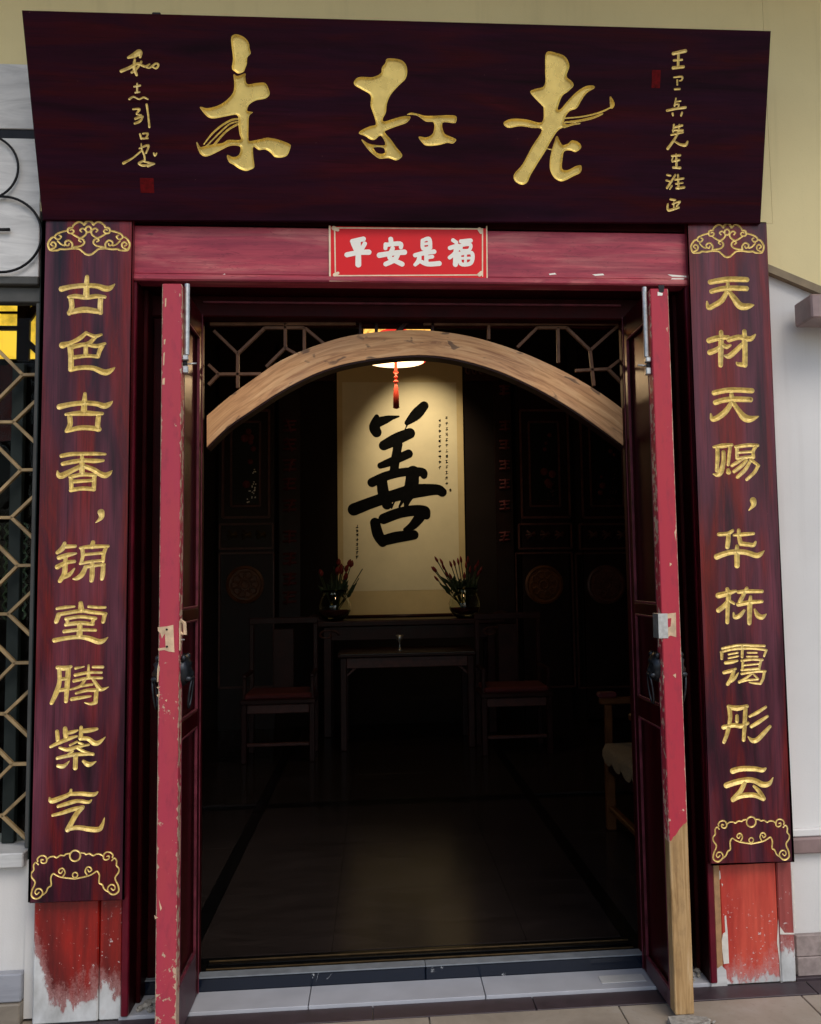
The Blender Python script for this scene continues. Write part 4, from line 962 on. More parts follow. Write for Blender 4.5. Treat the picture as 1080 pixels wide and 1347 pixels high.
# ------------------------------------------------------------------ BIG SIGNBOARD leaning forward
BL_, TL_ = PY(57, 288, -.05), PY(30, 15, -.24)
vd = np.array([0, -.19, TL_[2]-BL_[2]]); vd /= np.linalg.norm(vd)
pl = Plane((0, -.05, BL_[2]), (1, 0, 0), vd)
q = [pl.uv(*p) for p in ((30, 15), (1013, 42), (999.5, 293), (57, 288.5))]
sign = thing('signboard', 'huge dark maroon signboard with three large gilt characters leaning over the door', 'signboard', pl.at(0, 0))
poly = lambda s: [tuple(float(a) for a in p.split(',')) for p in s.split()]
MU = ['385,60 430,35 500,60 545,110 555,165 565,215 535,250 530,310 515,350 500,385 455,402 420,385 390,350 400,260 388,150',
      '405,405 440,425 515,400 515,440 535,500 620,490 700,490 735,550 740,600 700,635 620,650 565,680 540,710 535,750 585,762 550,800 545,900 545,1010 560,1030 650,1015 730,1000 830,1020 930,1060 935,1095 905,1165 850,1185 790,1180 750,1140 700,1110 640,1115 590,1085 590,1180 600,1270 570,1295 520,1310 460,1290 400,1250 360,1225 345,1160 400,1180 450,1165 470,1120 460,1080 380,1075 300,1110 200,1160 140,1175 95,1150 65,1080 60,1030 95,1085 130,1080 220,1060 300,1050 360,1020 470,1020 460,960 450,880 440,790 340,800 230,820 170,810 120,760 90,710 160,725 260,700 340,650 400,580 412,500']
MUS = '440,825,16 380,838,18 290,890,18 200,970,16 130,1060,10|440,850,12 370,872,14 285,945,14 200,1030,12 150,1080,12|440,875,20 350,930,18 280,1000,20 230,1060,22'
HO = ['370,80 480,90 530,130 545,190 530,260 470,320 400,400 365,480 355,560 330,610 340,640 440,610 530,590 575,600 540,650 460,680 380,710 345,735 400,800 450,870 500,935 480,970 440,985 380,965 300,970 240,930 190,880 135,795 200,835 280,850 350,845 310,765 260,800 220,800 170,770 115,745 150,710 220,680 265,665 250,590 220,500 220,410 150,360 80,320 75,280 120,245 240,245 310,210 320,160 350,120',
      '540,580 580,562 630,570 720,590 860,585 975,590 980,640 960,655 860,650 872,740 920,770 980,800 950,835 900,830 820,850 720,855 680,830 645,775 720,780 775,740 780,650 710,640 640,592 600,582']
HOH = ['245,872 330,872 345,920 285,922']
LA = ['430,60 520,65 600,100 635,180 610,270 660,320 670,360 620,410 570,450 530,560 560,560 620,490 700,410 780,360 850,355 855,380 790,420 740,490 700,555 640,580 600,630 590,690 640,702 600,725 560,735 520,770 470,850 420,940 350,1050 290,1150 260,1215 210,1235 150,1200 145,1140 220,1050 300,900 390,750 300,730 200,715 90,730 50,685 120,650 250,655 390,680 405,560 390,530 340,480 285,410 330,385 415,350 420,200',
      '525,800 570,880 620,870 660,840 720,860 740,905 690,945 640,930 590,940 575,1000 570,1090 620,1105 690,1070 740,1065 735,1125 670,1160 590,1200 540,1200 490,1160 460,1080 470,960 500,860']
LAS = '590,645,12 750,630,12 900,595,14 1000,550,12|1000,460,16 1015,515,42 1012,545,28|600,680,14 720,668,20 840,640,22 930,605,12|590,722,20 660,700,18 730,690,9|440,915,9 490,925,11'
flat = lambda s: np.minimum(s*2.2, .013)
G_ = []
for ps, ss, hs, x0, y0, sc in ((MU, MUS, [], 250, 40, 7.087), (HO, '', HOH, 455, 65, 6.75), (LA, LAS, [], 655, 60, 6.75)):
    G_.append(dict(name='character', strokes=to_uv_strokes(pl, parse(ss), x0, y0, sc) if ss else [], polys=[to_uv_poly(pl, poly(p), x0, y0, sc) for p in ps],
                   holes=[to_uv_poly(pl, poly(p), x0, y0, sc) for p in hs], h=.0022, depth=flat, mat='gold2'))
SL = ['120,165,20 170,145,40 215,120,45 220,160,20|60,280,25 130,250,25 200,215,22 260,240,20 300,220,12|175,180,18 170,250,28 190,310,22|150,290,20 190,260,18 230,200,18|260,240,14 300,250,16 350,215,16 375,225,16 355,255,16 320,240,14',
      '195,385,14 195,450,16|170,410,14 220,400,16|180,460,14 215,455,14|130,515,18 165,495,14 210,515,14 250,500,14 285,515,14',
      '160,600,14 215,600,18 190,640,14 230,650,12 180,680,20 240,660,12|175,720,18 220,700,20 245,660,12|275,560,18 288,650,16 298,750,18',
      '220,810,18 230,850,14|245,805,14 285,805,16 265,845,14 240,845,14 285,845,14',
      '230,890,10 235,940,14 255,990,16 260,1030,14|215,930,14 290,905,18 270,970,14|230,950,14 160,1010,14 80,1055,22|260,1030,16 210,1055,18 250,1075,20 330,1060,18 285,1085,12|250,1040,14 340,1060,14|335,970,12 345,990,18 360,970,10']
SR = ['200,115,22 290,95,24|240,105,18 235,215,18|205,165,16 265,160,14|200,220,22 275,212,20',
      '205,290,10 265,285,12 262,310,12 245,315,8|230,310,12 230,345,12|212,378,14 248,375,14',
      '220,445,10 210,500,14|215,470,12 255,465,10|215,490,10 240,490,12 235,520,12|155,535,18 220,522,16 290,512,18|195,555,14 198,570,14|265,550,14 258,572,14',
      '205,640,14 200,690,14|205,660,14 265,645,16|195,680,12 270,680,14|245,640,12 235,700,14 200,760,18 160,815,20|185,715,12 270,695,16|215,765,14 250,785,16 290,790,22 305,765,14',
      '190,870,14 250,865,16|222,860,14 225,955,18|195,910,16 245,900,14|200,955,16 250,958,18|190,900,10 200,870,10',
      '155,1010,14 180,1015,12|150,1050,14 180,1060,12|155,1105,18 185,1060,16 215,1010,14|235,1010,14 240,1110,16|215,1045,14 275,1035,14|220,1075,14 270,1068,12|225,1108,18 280,1102,18|190,1090,14 175,1115,10',
      '180,1190,14 215,1195,14|160,1225,12 165,1270,18 240,1250,16|195,1225,12 250,1205,12 225,1240,12|205,1210,10 205,1255,10']
small = lambda s: np.minimum(s*.9, .004)
for LST, x0, y0, sc in ((SL, 150, 50, 6.41), (SR, 850, 50, 5.61)):
    for s in LST:
        G_.append(dict(name='inscription_character', strokes=to_uv_strokes(pl, parse(s), x0, y0, sc, 1.05), polys=[], h=.0015, depth=small, mat='gold'))
carved_board(sign, pl, q, .045, G_, 'plaque', .004)
for (xa_, ya_, xb_, yb_) in ((184, 234, 203, 254), (858, 92, 868, 116)):
    a = pl.uv(xa_, ya_); b = pl.uv(xb_, yb_); mb = MB(); n_ = 5 if xa_ < 500 else 3
    for i in range(n_):
        for j in range(n_):
            if (i*3+j*2) % 4 == 1: continue
            u0 = a[0]+(b[0]-a[0])*i/n_; u1 = a[0]+(b[0]-a[0])*(i+.86)/n_; v0 = a[1]+(b[1]-a[1])*j/n_; v1 = a[1]+(b[1]-a[1])*(j+.86)/n_
            mb.add([pl.at(u0, v0, .0012), pl.at(u1, v0, .0012), pl.at(u1, v1, .0012), pl.at(u0, v1, .0012)], [(0, 1, 2, 3)])
    mb.add([pl.at(a[0], a[1], .0006), pl.at(b[0], a[1], .0006), pl.at(b[0], b[1], .0006), pl.at(a[0], b[1], .0006)], [(0, 1, 2, 3)])
    mb.build('seal', 'seal', sign)
H_ = q[0][1]
for px, py in ((205, 20), (906, 40)):
    u = pl.uv(px, py)[0]; c = pl.at(u, H_, -.01)
    MB().box((c[0]-.014, c[1]-.006, c[2]-.004), (c[0]+.014, WY-.001, c[2]+.014), .003).build('hanging_bracket', 'iron', sign)
for u in (-.8, .8):
    c = pl.at(u, .16, -.05); MB().box((c[0]-.03, c[1], c[2]-.0), (c[0]+.03, WY-.001, c[2]+.03), .003).build('support_block', 'darkwood2', sign)

# ------------------------------------------------------------------ small red greeting card on the lintel
pl = Plane((0, -.018, 0), (1, 0, 0), (0, 0, 1))
q = [pl.uv(*p) for p in ((432.5, 297.5), (640.5, 300.5), (640, 371.5), (433, 370))]
t = thing('greeting_sign', 'small bright red plastic sign with white characters 平安是福 on the lintel', 'sign', pl.at(*((q[2]+q[3])/2)))
c4 = [(p[0], p[1]) for p in q]
MB().prism([(float(a), float(b)) for a, b in (q[3], q[2], q[1], q[0])], -.018, -.0125).build('card', 'redcard', t)
PHF = ['165,135,24 235,120,26|170,150,24 185,185,22|245,150,22 225,185,22|130,222,26 200,208,26 270,205,28|203,130,24 203,285,30',
       '412,120,24 415,145,24|380,158,22 470,150,24 478,175,20|380,155,22 378,180,20|340,225,28 420,212,26 500,205,28|425,180,22 405,235,24 430,255,24 485,282,26|460,215,24 435,255,26 380,282,24',
       '620,128,18 660,120,22 668,175,20|618,130,20 622,182,20 668,176,20|620,153,14 660,149,14|570,225,22 640,208,24 692,202,24|642,210,20 642,272,22|645,240,18 680,234,20|597,235,22 592,262,24 570,286,18|600,262,20 650,282,24 725,278,26',
       '815,128,20 835,142,20|795,178,22 850,165,22 825,212,20 793,240,20|832,190,22 830,284,26|845,208,16 856,228,18|865,135,20 928,130,22|870,160,18 925,155,18 920,190,16 870,192,16 870,160,14|855,215,20 935,210,20 930,275,20 865,280,20 855,215,18|895,210,14 895,275,14|860,245,14 930,243,14']
for s in PHF: printed(t, pl, to_uv_strokes(pl, parse(s), 430, 290, 4.909, 1.28), [], 'character', 'whiteprint', .0011)
bd = [[(38, 48, 9), (1005, 55, 9)], [(1005, 55, 8), (1005, 360, 8)], [(1005, 352, 8), (60, 357, 8)], [(50, 50, 9), (55, 350, 8)], [(18, 38, 12), (20, 386, 12)], [(20, 386, 14), (1035, 386, 12)], [(1032, 40, 8), (1035, 386, 8)]]
printed(t, pl, to_uv_strokes(pl, bd, 430, 290, 4.909), [], 'border_line', 'creamprint', .0012, .0006)
cn = [[(45, 50, 30), (70, 62, 20)], [(985, 58, 26), (995, 78, 20)], [(52, 352, 26), (72, 340, 18)], [(985, 350, 26), (997, 335, 18)]]
for c in cn: printed(t, pl, to_uv_strokes(pl, [c], 430, 290, 4.909), [], 'corner_flower', 'creamprint', .0012, .0012)

# ------------------------------------------------------------------ THE HALL INSIDE
BY = 5.78
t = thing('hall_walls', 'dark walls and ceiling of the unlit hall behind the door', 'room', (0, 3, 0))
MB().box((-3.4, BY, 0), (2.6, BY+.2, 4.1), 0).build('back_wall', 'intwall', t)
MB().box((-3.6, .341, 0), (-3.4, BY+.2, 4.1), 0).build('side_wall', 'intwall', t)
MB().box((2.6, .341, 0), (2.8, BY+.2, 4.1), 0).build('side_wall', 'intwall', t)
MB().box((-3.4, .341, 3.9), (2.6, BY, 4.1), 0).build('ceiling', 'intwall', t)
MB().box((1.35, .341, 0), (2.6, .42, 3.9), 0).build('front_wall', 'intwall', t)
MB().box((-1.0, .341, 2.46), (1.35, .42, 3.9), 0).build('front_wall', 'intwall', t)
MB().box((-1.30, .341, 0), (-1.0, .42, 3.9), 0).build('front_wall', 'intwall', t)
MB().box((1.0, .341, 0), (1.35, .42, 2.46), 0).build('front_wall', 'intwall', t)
fl_ = link('hall_floor', None); fl_['kind'] = 'structure'
MB().box((-3.4, .341, -.2), (2.6, BY, .040), 0).build('floor_bed', 'granblack', fl_)
SX0, SX1 = PZ(272, 1203, .053)[0], PZ(822, 1222, .053)[0]
yl = [.345, 1.03, 1.78, 2.60, 2.74, 3.5, 4.3, 5.1, BY]
for j in range(len(yl)-1):
    if j == 3:
        MB().box((SX0+.034, yl[j]+.001, .0405), (SX1-.034, yl[j+1]-.001, .0525), 0).build('border_strip', 'granblack', fl_); continue
    xx = [SX0+.031, -.33, .39, SX1-.031] if j < 3 else [SX0+.031, -.33, .39, SX1-.031]
    for a, b in zip(xx[:-1], xx[1:]):
        MB().box((a+.0006, yl[j]+.0006, .0405), (b-.0006, yl[j+1]-.0006, .053), .0004).build('floor_tile', 'inttile', fl_)
    for a, b in ((SX0-1.4, SX0-.032), (SX1+.032, SX1+1.0)):
        MB().box((a, yl[j]+.0012, .0405), (b-.0012, yl[j+1]-.0012, .053), .001).build('floor_tile', 'inttile', fl_)
for x in (SX0, SX1):
    MB().box((x-.030, .345, .0405), (x+.030, BY, .0527), 0).build('border_strip', 'granblack', fl_)

# hanging scroll
SY = BY-.03
pl = Plane((0, SY, 0), (1, 0, 0), (0, 0, 1))
a = PY(445, 812, SY); b = PY(607, 436, SY)
x0_, x1_, z0_, z1_ = a[0], b[0], a[2], 3.55
t = thing('hanging_scroll', 'large pale hanging scroll with one bold black brush character 善 lit by a lamp', 'scroll painting', (.07, SY, z0_))
MB().box((x0_, SY, z0_), (x1_, SY+.006, z1_), 0).build('silk_mount', 'mount', t)
pa = PY(452, 778, SY); pb = PY(600, 503, SY)
MB().box((pa[0], SY-.0012, pa[2]), (pb[0], SY, pb[2]), 0).build('paper', 'paper', t)
MB().tube([(x0_-.03, SY-.01, z0_), (x1_+.03, SY-.01, z0_)], .018, 10).build('roller', 'darkwood2', t, True)
MB().tube([(x0_-.01, SY-.005, z1_), (x1_+.01, SY-.005, z1_)], .012, 10).build('roller', 'darkwood2', t, True)
SH = '325,225,40 308,300,85 325,345,78|340,265,80 400,245,60 440,232,38 495,222,14|690,140,72 630,205,88 560,270,42|560,285,10 545,320,10|380,445,78 480,395,95 580,352,84|355,600,50 440,568,66 570,510,70|490,440,70 470,550,70 460,640,70|290,730,74 400,680,72 540,650,68 670,650,70 690,678,52|365,700,80 375,800,90 405,900,80|605,650,100 590,780,110 565,850,70 548,920,26|150,938,98 300,880,92 450,835,95 600,800,110 780,785,84 830,805,72|380,1010,84 500,965,84 620,945,84 700,945,66 708,985,64|312,1040,78 335,1130,86 372,1190,76|655,1000,84 600,1065,66 540,1092,24|370,1180,82 480,1152,90 612,1135,74|440,930,10 460,880,14 470,850,18|500,915,16 520,880,26 530,850,30'
printed(t, pl, to_uv_strokes(pl, parse(SH), 440, 510, 5.859, .98), [], 'character', 'ink', .006, .0028)
rs = random.Random(3); tiny = []
for cx_, ya_, yb_, stp in ((865, 235, 740, 42), (812, 255, 640, 40), (175, 1070, 1320, 34), (893, 790, 815, 40)):
    y = ya_
    while y < yb_:
        for k in range(3):
            dx, dy = rs.uniform(-9, 9), rs.uniform(-10, 10); tiny.append([(cx_-8+dx*.3, y+dy, 4.5), (cx_+7+dx*.3, y+dy-3, 4.5)])
        tiny.append([(cx_+rs.uniform(-4, 4), y-12, 5), (cx_+rs.uniform(-4, 4), y+12, 4)]); y += stp
printed(t, pl, to_uv_strokes(pl, tiny, 440, 510, 5.859), [], 'small_inscription', 'ink', .004, .0028)

# carved screen doors against the back wall
def frame_rect(t, px0, py0, px1, py1, y, w_, d, name='moulding', mat='edgewood'):
    a = PY(px0, py1, y); b = PY(px1, py0, y)
    P_ = [(a[0], y, a[2]), (b[0], y, a[2]), (b[0], y, b[2]), (a[0], y, b[2])]; mb = MB()
    for i in range(4): mb.bar(P_[i], P_[(i+1) % 4], w_, d)
    return mb.build(name, mat, t)
PANY = BY-.09
def screen(label, x0, x1, split, gold_m, zz0, pm):
    cx_ = (x0+x1)/2; c = PY(cx_, 815, PANY)
    t = thing('screen_door', label, 'screen door', (c[0], PANY, .053), 'carved screen doors on the back wall')
    a = PY(x0, 500, PANY); b = PY(x1, 900, PANY)
    MB().box((a[0], PANY+.012, .054), (b[0], BY-.002, 3.6), 0).build('door_board', 'darkwood', t)
    frame_rect(t, x0+5, 540, x1-7, 681, PANY, .022, .025); frame_rect(t, x0+16, 555, x1-19, 666, PANY, .018, .02)
    MB().box((PY(x0+17, 600, PANY)[0], PANY+.006, PY(0, 665, PANY)[2]), (PY(x1-20, 600, PANY)[0], PANY+.0115, PY(0, 556, PANY)[2]), 0).build('picture', 'darkglass', t)
    frame_rect(t, x0+1, 689, x1-2, 722, PANY, .018, .022)
    for k in range(3):
        p = PY(cx_-19+19*k, 704, PANY)
        MB().tube([(p[0]-.04, PANY-.002, p[2]+.04), (p[0]+.04, PANY-.002, p[2]-.02)], .011, 6).tube([(p[0]-.035, PANY-.004, p[2]-.035), (p[0]+.035, PANY-.004, p[2]+.03)], .011, 6).tube([(p[0]-.05, PANY-.006, p[2]+.0), (p[0]+.045, PANY-.006, p[2]+.01)], .010, 6).build('relief', gold_m, t, True)
    frame_rect(t, x0, 727, x1-1, 905, PANY, .016, .02)
    m = PY(cx_-2, 769, PANY); R_ = abs(PY(cx_+23, 769, PANY)[0]-m[0])
    med = MB().lathe([(R_, 0), (R_, -.022), (R_-.02, -.028), (R_-.03, -.018), (.01, -.018)], m, 36, 'Y').build('medallion', pm, t, False)
    mb = MB()
    for k in range(10):
        an = 2*math.pi*k/10
        c1 = (m[0]+R_*.52*math.cos(an), m[1]-.022, m[2]+R_*.52*math.sin(an))
        mb.tube([(c1[0]+R_*.2*math.cos(an+q_*math.pi/3), c1[1], c1[2]+R_*.2*math.sin(an+q_*math.pi/3)) for q_ in range(6)], .008, 5, True)
    mb.tube([(m[0]+R_*.22*math.cos(q_*math.pi/4), m[1]-.022, m[2]+R_*.22*math.sin(q_*math.pi/4)) for q_ in range(8)], .009, 5, True)
    mb.build('fretwork', pm, med, True)
    # painted spray of blossoms in the picture
    rs_ = random.Random(int(x0))
    mb = MB()
    for k in range(7):
        p = PY(cx_+rs_.uniform(-10, 10), 560+rs_.uniform(5, 95), PANY); r_ = rs_.uniform(.015, .04)
        mb.lathe([(r_*.3, .004), (r_, .0), (r_*.7, -.006), (r_*.1, -.01)], p, 7, 'Y')
    mb.build('painted_blossom', 'redcush', t)
    mb = MB()
    for k in range(26):
        py_ = 615+rs_.uniform(0, 1)**.6*48; px_ = cx_+12-(py_-610)*.0-rs_.uniform(0, 1)*(py_-605)*.22
        p = PY(px_, py_, PANY); mb.lathe([(.004, .004), (.007, 0), (.003, -.004)], p, 5, 'Y')
    mb.build('pearl_inlay', 'whiteprint' if x0 < 300 else 'edgewood', t)
screen('carved screen door at the left with round reddish medallion and pearl dotted picture', 288, 361, 0, 'brass', 0, 'bamboo')
screen('carved screen door right of the scroll with round brown medallion', 682, 753, 0, 'edgewood', 0, 'bamboo')
screen('dim carved screen door half hidden behind the right door leaf', 762, 836, 0, 'edgewood', 0, 'edgewood')
def hangboard(label, px0, px1, yl_, mat):
    a = PY(px0, 500, PANY-.03)
    b = PY(px1, 820, PANY-.03)
    t = thing('hanging_board', label, 'hanging board', (a[0], PANY, b[2]), 'narrow hanging boards beside the scroll')
    MB().box((a[0], PANY-.025, b[2]), (b[0], PANY-.001, a[2]+.35), .006).build('board', 'darkwood', t)
    for k, yy in enumerate(yl_):
        p = PY((px0+px1)/2, yy, PANY-.03); s_ = (b[0]-a[0])*.30; mb = MB()
        rs_ = random.Random(k*7+int(px0))
        mb.tube([(p[0]-s_, PANY-.027, p[2]+s_*.7), (p[0]+s_, PANY-.027, p[2]+s_*.75)], .012, 5)
        mb.tube([(p[0]-s_, PANY-.029, p[2]-s_*.7), (p[0]+s_, PANY-.029, p[2]-s_*.6)], .012, 5)
        mb.tube([(p[0]+rs_.uniform(-s_, s_)*.5, PANY-.031, p[2]+s_), (p[0]+rs_.uniform(-s_, s_)*.5, PANY-.031, p[2]-s_)], .012, 5)
        mb.tube([(p[0]-s_*.8, PANY-.033, p[2]), (p[0]+s_*.8, PANY-.033, p[2]+.01)], .010, 5)
        mb.build('relief', mat, t, True)
hangboard('narrow dark board with faint red relief left of the scroll', 366, 396, (560, 585, 612, 637, 665, 706, 735, 762, 786), 'redcush')
hangboard('narrow dark board with faint relief right of the scroll', 649, 679, (513, 560, 585, 612, 637, 665, 706), 'redcush')
# fretted friezes above
for (x0, x1, lab) in ((380, 440, 'dim carved frieze high on the back wall left of the scroll'), (612, 655, 'dim carved frieze high on the back wall right of the scroll')):
    a = PY(x0, 501, PANY-.04); b = PY(x1, 474, PANY-.04)
    t = thing('carved_frieze', lab, 'frieze', (a[0], PANY, a[2]), 'carved friezes on the back wall')
    MB().box((a[0], PANY-.035, a[2]), (b[0], PANY-.0, b[2]), .004).build('board', 'darkwood2', t)
    for k in range(5):
        p = (a[0]+(b[0]-a[0])*(k+.5)/5, PANY-.036, (a[2]+b[2])/2)
        MB().tube([(p[0]+.035*math.cos(q_)*(1-q_/9), p[1], p[2]+.06*math.sin(q_)*(1-q_/9)) for q_ in np.linspace(0, 7.5, 22)], .008, 5).build('scroll_relief', 'edgewood', t, True)

# altar table along the back wall
t = thing('altar_table', 'long dark rosewood altar table standing under the scroll', 'table', (.1, 5.35, .053))
za = PY(540, 815, 5.1)[2]
xa_, xb_ = PY(412, 815, 5.1)[0], PY(664, 815, 5.1)[0]
MB().box((xa_, 5.08, za-.05), (xb_, 5.55, za), .008).build('table_top', 'darkwood2', t)
MB().box((xa_+.02, 5.075, za-.012), (xb_-.02, 5.0795, za-.004), .001).build('edge_line', 'edgewood', t)
MB().box((xa_+.14, 5.12, za-.17), (xb_-.14, 5.14, za-.051), .004).build('apron', 'darkwood2', t)
for x in (xa_+.12, xb_-.12):
    for y in (5.14, 5.48): MB().box((x-.035, y-.03, .054), (x+.035, y+.03, za-.051), .006).build('leg', 'darkwood2', t)
    MB().tube([(x+.10*math.cos(q_)*(1-q_/9), 5.116, za-.12+.05*math.sin(q_)*(1-q_/9)) for q_ in np.linspace(0, 7, 20)], .010, 6).build('spandrel_scroll', 'edgewood', t, True)
for s, x in ((-1, xa_), (1, xb_)):
    MB().prism([(x, za-.0), (x-s*.10, za+.0005), (x+s*.0, za+.045), (x+s*.03, za+.05), (x+s*.02, za+.0)], 5.08, 5.55).build('everted_end', 'darkwood2', t)
# square table in front
t = thing('square_table', 'dark square table with worn grey edges before the altar table', 'table', (.1, 4.7, .053))
zt_ = PY(540, 858, 4.4)[2]; xa_, xb_ = PY(444, 870, 4.4)[0], PY(627, 870, 4.4)[0]
MB().box((xa_, 4.4, zt_-.035), (xb_, 5.05, zt_), .008).build('table_top', 'darkwood2', t)
MB().box((xa_+.02, 4.395, zt_-.01), (xb_-.02, 4.3995, zt_-.003), .001).build('edge_line', 'greyframe', t)
MB().box((xa_+.07, 4.43, zt_-.12), (xb_-.07, 4.45, zt_-.036), .004).build('apron', 'edgewood', t)
for x in (xa_+.045, xb_-.045):
    for y in (4.45, 5.0): MB().box((x-.026, y-.026, .054), (x+.026, y+.026, zt_-.036), .005).build('leg', 'darkwood2', t)
    MB().bar((x, 4.45, zt_-.20), (x+(.09 if x < 0 else -.09), 4.45, zt_-.12), .018, .018).build('corner_brace', 'edgewood', t)
o = MB().lathe([(.018, 0), (.020, .004), (.006, .012), (.005, .06), (.022, .09), (.030, .125), (.028, .125), (.018, .09)], (PY(526, 858, 4.6)[0], 4.6, zt_+.0005), 18).build('wine_cup', 'steel', None, True)
solo(o, 'small shiny stemmed cup standing on the square table', 'cup')

def chair(x, y, rz):
    t = thing('chair', '', 'chair', (x, y, .054), 'dark wooden chairs flanking the square table')
    def bx(a, b, name, mat, ch=.004):
        return MB().box((x+a[0], y+a[1], .054+a[2]), (x+b[0], y+b[1], .054+b[2]), ch).build(name, mat, t)
    for sx in (-.25, .25):
        bx((sx-.02, -.24, 0), (sx+.02, -.20, .43), 'leg', 'darkwood2'); bx((sx-.02, .20, 0), (sx+.02, .24, .43), 'leg', 'darkwood2')
        bx((sx-.018, .202, .4305), (sx+.018, .238, 1.0), 'back_post', 'darkwood2')
        bx((sx-.015, -.22, .62), (sx+.015, .2015, .645), 'armrest', 'darkwood2'); bx((sx-.014, -.215, .431), (sx+.014, -.19, .6195), 'arm_post', 'darkwood2')
    bx((-.275, -.25, .4305), (.275, .1995, .462), 'seat', 'darkwood2'); bx((-.25, -.235, .4625), (.25, .195, .505), 'cushion', 'redcush', .015)
    bx((-.229, -.235, .12), (.229, -.21, .145), 'stretcher', 'edgewood'); bx((-.229, -.237, .36), (.229, -.212, .425), 'apron', 'edgewood')
    bx((-.08, .212, .47), (.08, .228, .96), 'splat', 'darkwood2'); bx((-.27, .205, 1.0005), (.27, .24, 1.05), 'top_rail', 'darkwood2')
    return t
pL = PY(366, 935, 4.05); pR = PY(680, 935, 4.05)
ch1 = chair(pL[0], 4.27, 0); ch1['label'] = 'dark wooden armchair with red cushion left of the square table'
def copy_tree(o, parent=None):
    c = o.copy(); COL.objects.link(c)
    if parent is not None: c.parent = parent
    for k in list(o.children): copy_tree(k, c)
    return c
ch2 = copy_tree(ch1); ch2.location.x = pR[0]; ch2['label'] = 'dark wooden armchair with red cushion right of the square table'

# row of wooden seats with a lace cover, along the right side
q_ = PZ(786, 1090, .054); sx, sy = q_[0]+.045, q_[1]
t = thing('lace_settee', 'dim honey brown wooden settee with lace cover half hidden by the right door leaf', 'settee', (sx+.3, sy-.5, .054))
def bx(a, b, name, mat, ch=.006): return MB().box((sx+a[0], sy+a[1], a[2]+.054), (sx+b[0], sy+b[1], b[2]+.054), ch).build(name, mat, t)
for y in (-1.30, -.62, 0.):
    bx((0, y-.05, 0), (.05, y, .385), 'leg', 'bamboo'); bx((.56, y-.05, 0), (.61, y, .69), 'leg', 'bamboo')
    bx((.005, y-.045, .386), (.045, y-.005, .655), 'arm_post', 'bamboo')
    bx((-.02, y-.055, .656), (.61, y+.005, .69), 'armrest', 'bamboo')
    bx((.20, y-.04, .451), (.235, y-.01, .655), 'arm_slat', 'bamboo'); bx((.38, y-.04, .451), (.415, y-.01, .655), 'arm_slat', 'bamboo')
bx((.01, -1.2995, .30), (.04, -.0505, .372), 'seat_rail', 'darkwood2'); bx((.0, -1.2995, .386), (.60, -.0505, .405), 'seat', 'bamboo')
bx((.008, -1.2995, .10), (.042, -.0505, .13), 'stretcher', 'bamboo')
bx((.02, -1.29, .4055), (.56, -.06, .45), 'cushion', 'redcush', .02)
bx((.565, -1.2995, .60), (.605, -.0505, .685), 'back_rail', 'bamboo')
for k in range(7): bx((.57, -1.2+k*.17, .4055), (.60, -1.14+k*.17, .5995), 'back_slat', 'bamboo')
bx((-.03, -.062, .6905), (.07, .012, .72), 'red_trim', 'redcush', .01)
def lace(x0, x1, y0, y1, z, drop, name='lace_cover'):
    """thin cover lying on a flat top and hanging with a scalloped edge over the front"""
    mb = MB(); n = 28
    for i in range(n+1):
        y = y0+(y1-y0)*i/n; sc_ = abs(math.sin(i/n*math.pi*6)); wv = .004*math.sin(i*1.3)
        mb.v += [(x1, y, z), ((x0+x1)/2, y, z+.002), (x0, y, z+.001), (x0-.014+wv, y, z-drop*.3), (x0-.016+wv, y, z-drop*(.6+.4*sc_))]
    for i in range(n):
        for k in range(4): mb.f.append((i*5+k, i*5+k+1, (i+1)*5+k+1, (i+1)*5+k))
    return mb.build(name, 'lace', t, True)
lace(sx-.004, sx+.5, sy-1.24, sy-.07, .054+.455, .10)
# glass vases with flowers on the altar table
def vase(px, lab, seed, lean):
    rs_ = random.Random(seed); c = PY(px, 808, 5.22); c = (c[0], 5.24, za+.001)
    t = thing('flower_vase', lab, 'vase', c, 'glass flower vases on the altar table')
    prof = [(.07, 0), (.105, .02), (.14, .08), (.145, .13), (.12, .20), (.105, .24), (.115, .265)]
    MB().lathe(prof+[(r_-.006, h) for r_, h in prof[::-1]][:-1]+[(.045, .02)], c, 28).build('glass_bowl', 'glass', t, True)
    MB().lathe([(.06, .022), (.115, .05), (.132, .09), (.02, .092)], c, 20).build('dark_pebbles', 'redcush', t, True)
    for k in range(20):
        an = rs_.uniform(0, 6.28); L = rs_.uniform(.32, .50); sp = rs_.uniform(.06, .26)
        tip = (c[0]+sp*math.cos(an)+lean*rs_.uniform(.3, 1), c[1]+sp*.5*math.sin(an), c[2]+L)
        mid = ((c[0]+tip[0])/2-lean*.1, (c[1]+tip[1])/2, c[2]+L*.55)
        MB().tube([(c[0]+rs_.uniform(-.03, .03), c[1]+rs_.uniform(-.03, .03), c[2]+.06), mid, tip], .0045, 5).build('stem', 'leaf', t, True)
        if k % 2 == 0 or seed == 2:
            d = Vector(tip)-Vector(mid); d.normalize(); r_ = .012 if seed == 2 else .022
            P_ = [Vector(tip)+d*h for h in (-.01, .012, .035, .055)]
            MB().tube(P_, [r_*.4, r_, r_*.8, r_*.15], 7).build('flower', 'petal', t, True)
        for q_ in range(2):
            b0 = Vector(mid); dr = Vector((math.cos(an+q_*2.2)*.08+lean*.3, -.03, rs_.uniform(.04, .12))); sd_ = Vector((-dr.z, 0, dr.x)).normalized()*.016
            MB().add([b0, b0+dr*.5+sd_, b0+dr, b0+dr*.5-sd_, b0+dr*.5+Vector((0, -.006, 0))], [(0, 1, 4), (1, 2, 4), (2, 3, 4), (3, 0, 4)]).build('leaf', 'leaf', t)
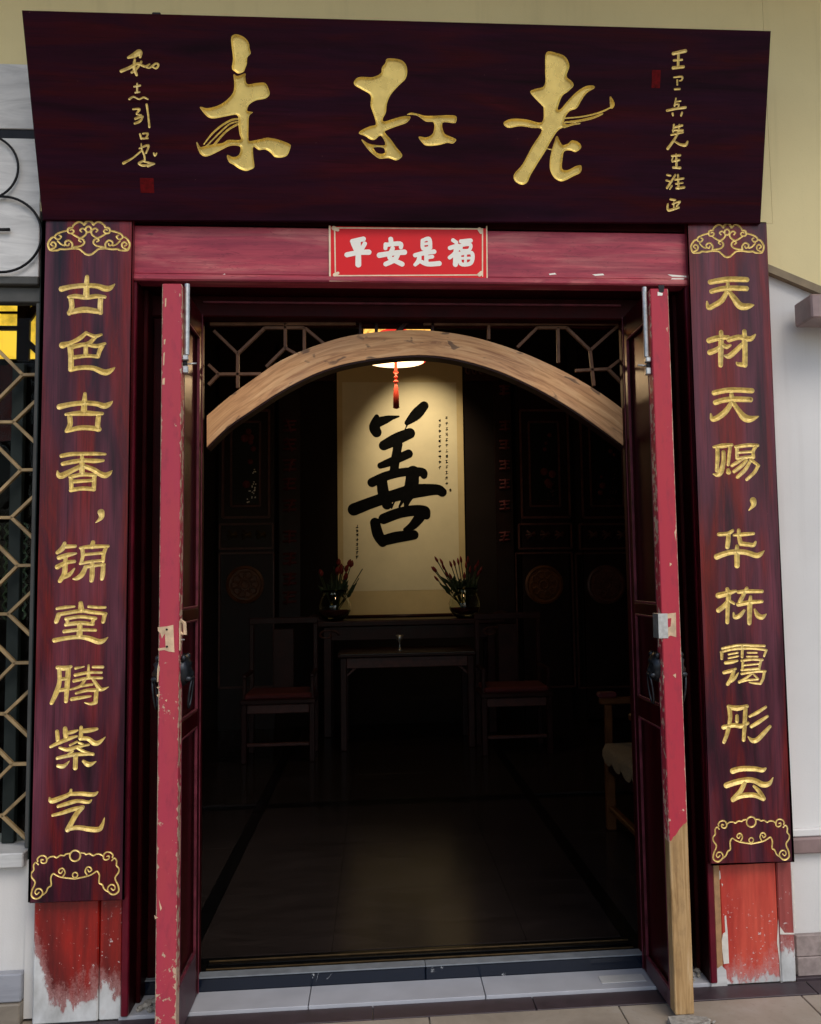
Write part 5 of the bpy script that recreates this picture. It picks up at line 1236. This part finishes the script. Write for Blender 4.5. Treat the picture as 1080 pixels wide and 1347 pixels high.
vase(440, 'glass vase with red roses at the left end of the altar table', 1, 0.0)
vase(612, 'glass vase with slender closed buds leaning left on the altar table', 2, -.10)

# lamps
LYY = 3.0; lc = PY(520.5, 476, LYY); Rl = PY(557.5, 476, LYY)[0]-lc[0]
t = thing('hanging_lamp', 'round hanging lamp with glowing white disc, red band and red tassel', 'lamp', lc)
MB().lathe([(.002, 0), (Rl, 0), (Rl, .012), (.002, .013)], lc, 40).build('lit_disc', 'lampdisc', t)
MB().lathe([(Rl+.001, .005), (Rl+.012, .004), (Rl+.014, .07), (Rl*.55, .20), (Rl*.3, .21), (Rl*.3, .205), (Rl*.5, .19), (Rl+.001, .066)], lc, 40).build('red_shade', 'lampred', t, True)
MB().tube([(lc[0], lc[1], lc[2]+.2), (lc[0], lc[1], 3.9)], .006, 6).build('cord', 'iron', t)
MB().tube([(lc[0]+.0, lc[1], lc[2]-.002), (lc[0]+.0, lc[1], lc[2]-.055)], .010, 8).build('tassel_cord', 'tassel', t)
for k, (r_, h) in enumerate(((.018, .07), (.014, .105), (.017, .135))):
    MB().lathe([(.003, -.014), (r_, -.004), (r_, .004), (.003, .014)], (lc[0], lc[1], lc[2]-h), 12).build('bead', 'tassel', t, True)
MB().lathe([(.006, 0), (.014, -.02), (.018, -.07), (.021, -.160), (.012, -.165)], (lc[0], lc[1], lc[2]-.15), 16).build('tassel', 'tassel', t, True)
L_ = bpy.data.lights.new('lamp_glow', 'POINT'); L_.energy = 9; L_.color = (1, .68, .36); L_.shadow_soft_size = .12
lo = bpy.data.objects.new('lamp_glow', L_); COL.objects.link(lo); lo.parent = t; lo.location = (0, 0, -.09)
# the picture spotlight that lights the scroll
sp_ = thing('ceiling_spotlight', 'small black ceiling spotlight aimed at the hanging scroll', 'spotlight', (.15, 4.75, 3.86))
MB().lathe([(.045, 0), (.045, .12), (.03, .13)], (.15, 4.75, 3.76), 16).build('housing', 'iron', sp_, True)
L_ = bpy.data.lights.new('spot_glow', 'SPOT'); L_.energy = 100; L_.color = (1, .82, .55); L_.spot_size = rad(60); L_.spot_blend = 1.0; L_.shadow_soft_size = .03
lo = bpy.data.objects.new('spot_glow', L_); COL.objects.link(lo); lo.parent = sp_; lo.location = (0, 0, -.13)
lo.rotation_euler = (Vector((0, 4.75, 3.73-0)) - Vector((.30-.15, SY, 2.46))).to_track_quat('Z', 'Y').to_euler()
# gold paper lantern seen over the arch
a = PY(476, 440, 3.6); b = PY(568, 405, 3.6)
t = thing('gold_lantern', 'glowing gold paper box lantern seen just above the top of the arch', 'lantern', ((a[0]+b[0])/2, 3.8, a[2]))
MB().box((a[0], 3.6, a[2]), (b[0], 4.0, b[2]+.12), .003).build('paper_box', 'goldlit', t)
for x in (a[0], b[0]):
    for y in (3.598, 4.002): MB().box((x-.012, y-.012, a[2]-.01), (x+.012, y+.012, b[2]+.14), .002).build('frame_post', 'darkwood2', t)
MB().tube([((a[0]+b[0])/2, 3.8, b[2]+.12), ((a[0]+b[0])/2, 3.8, 3.9)], .006, 6).build('cord', 'iron', t)
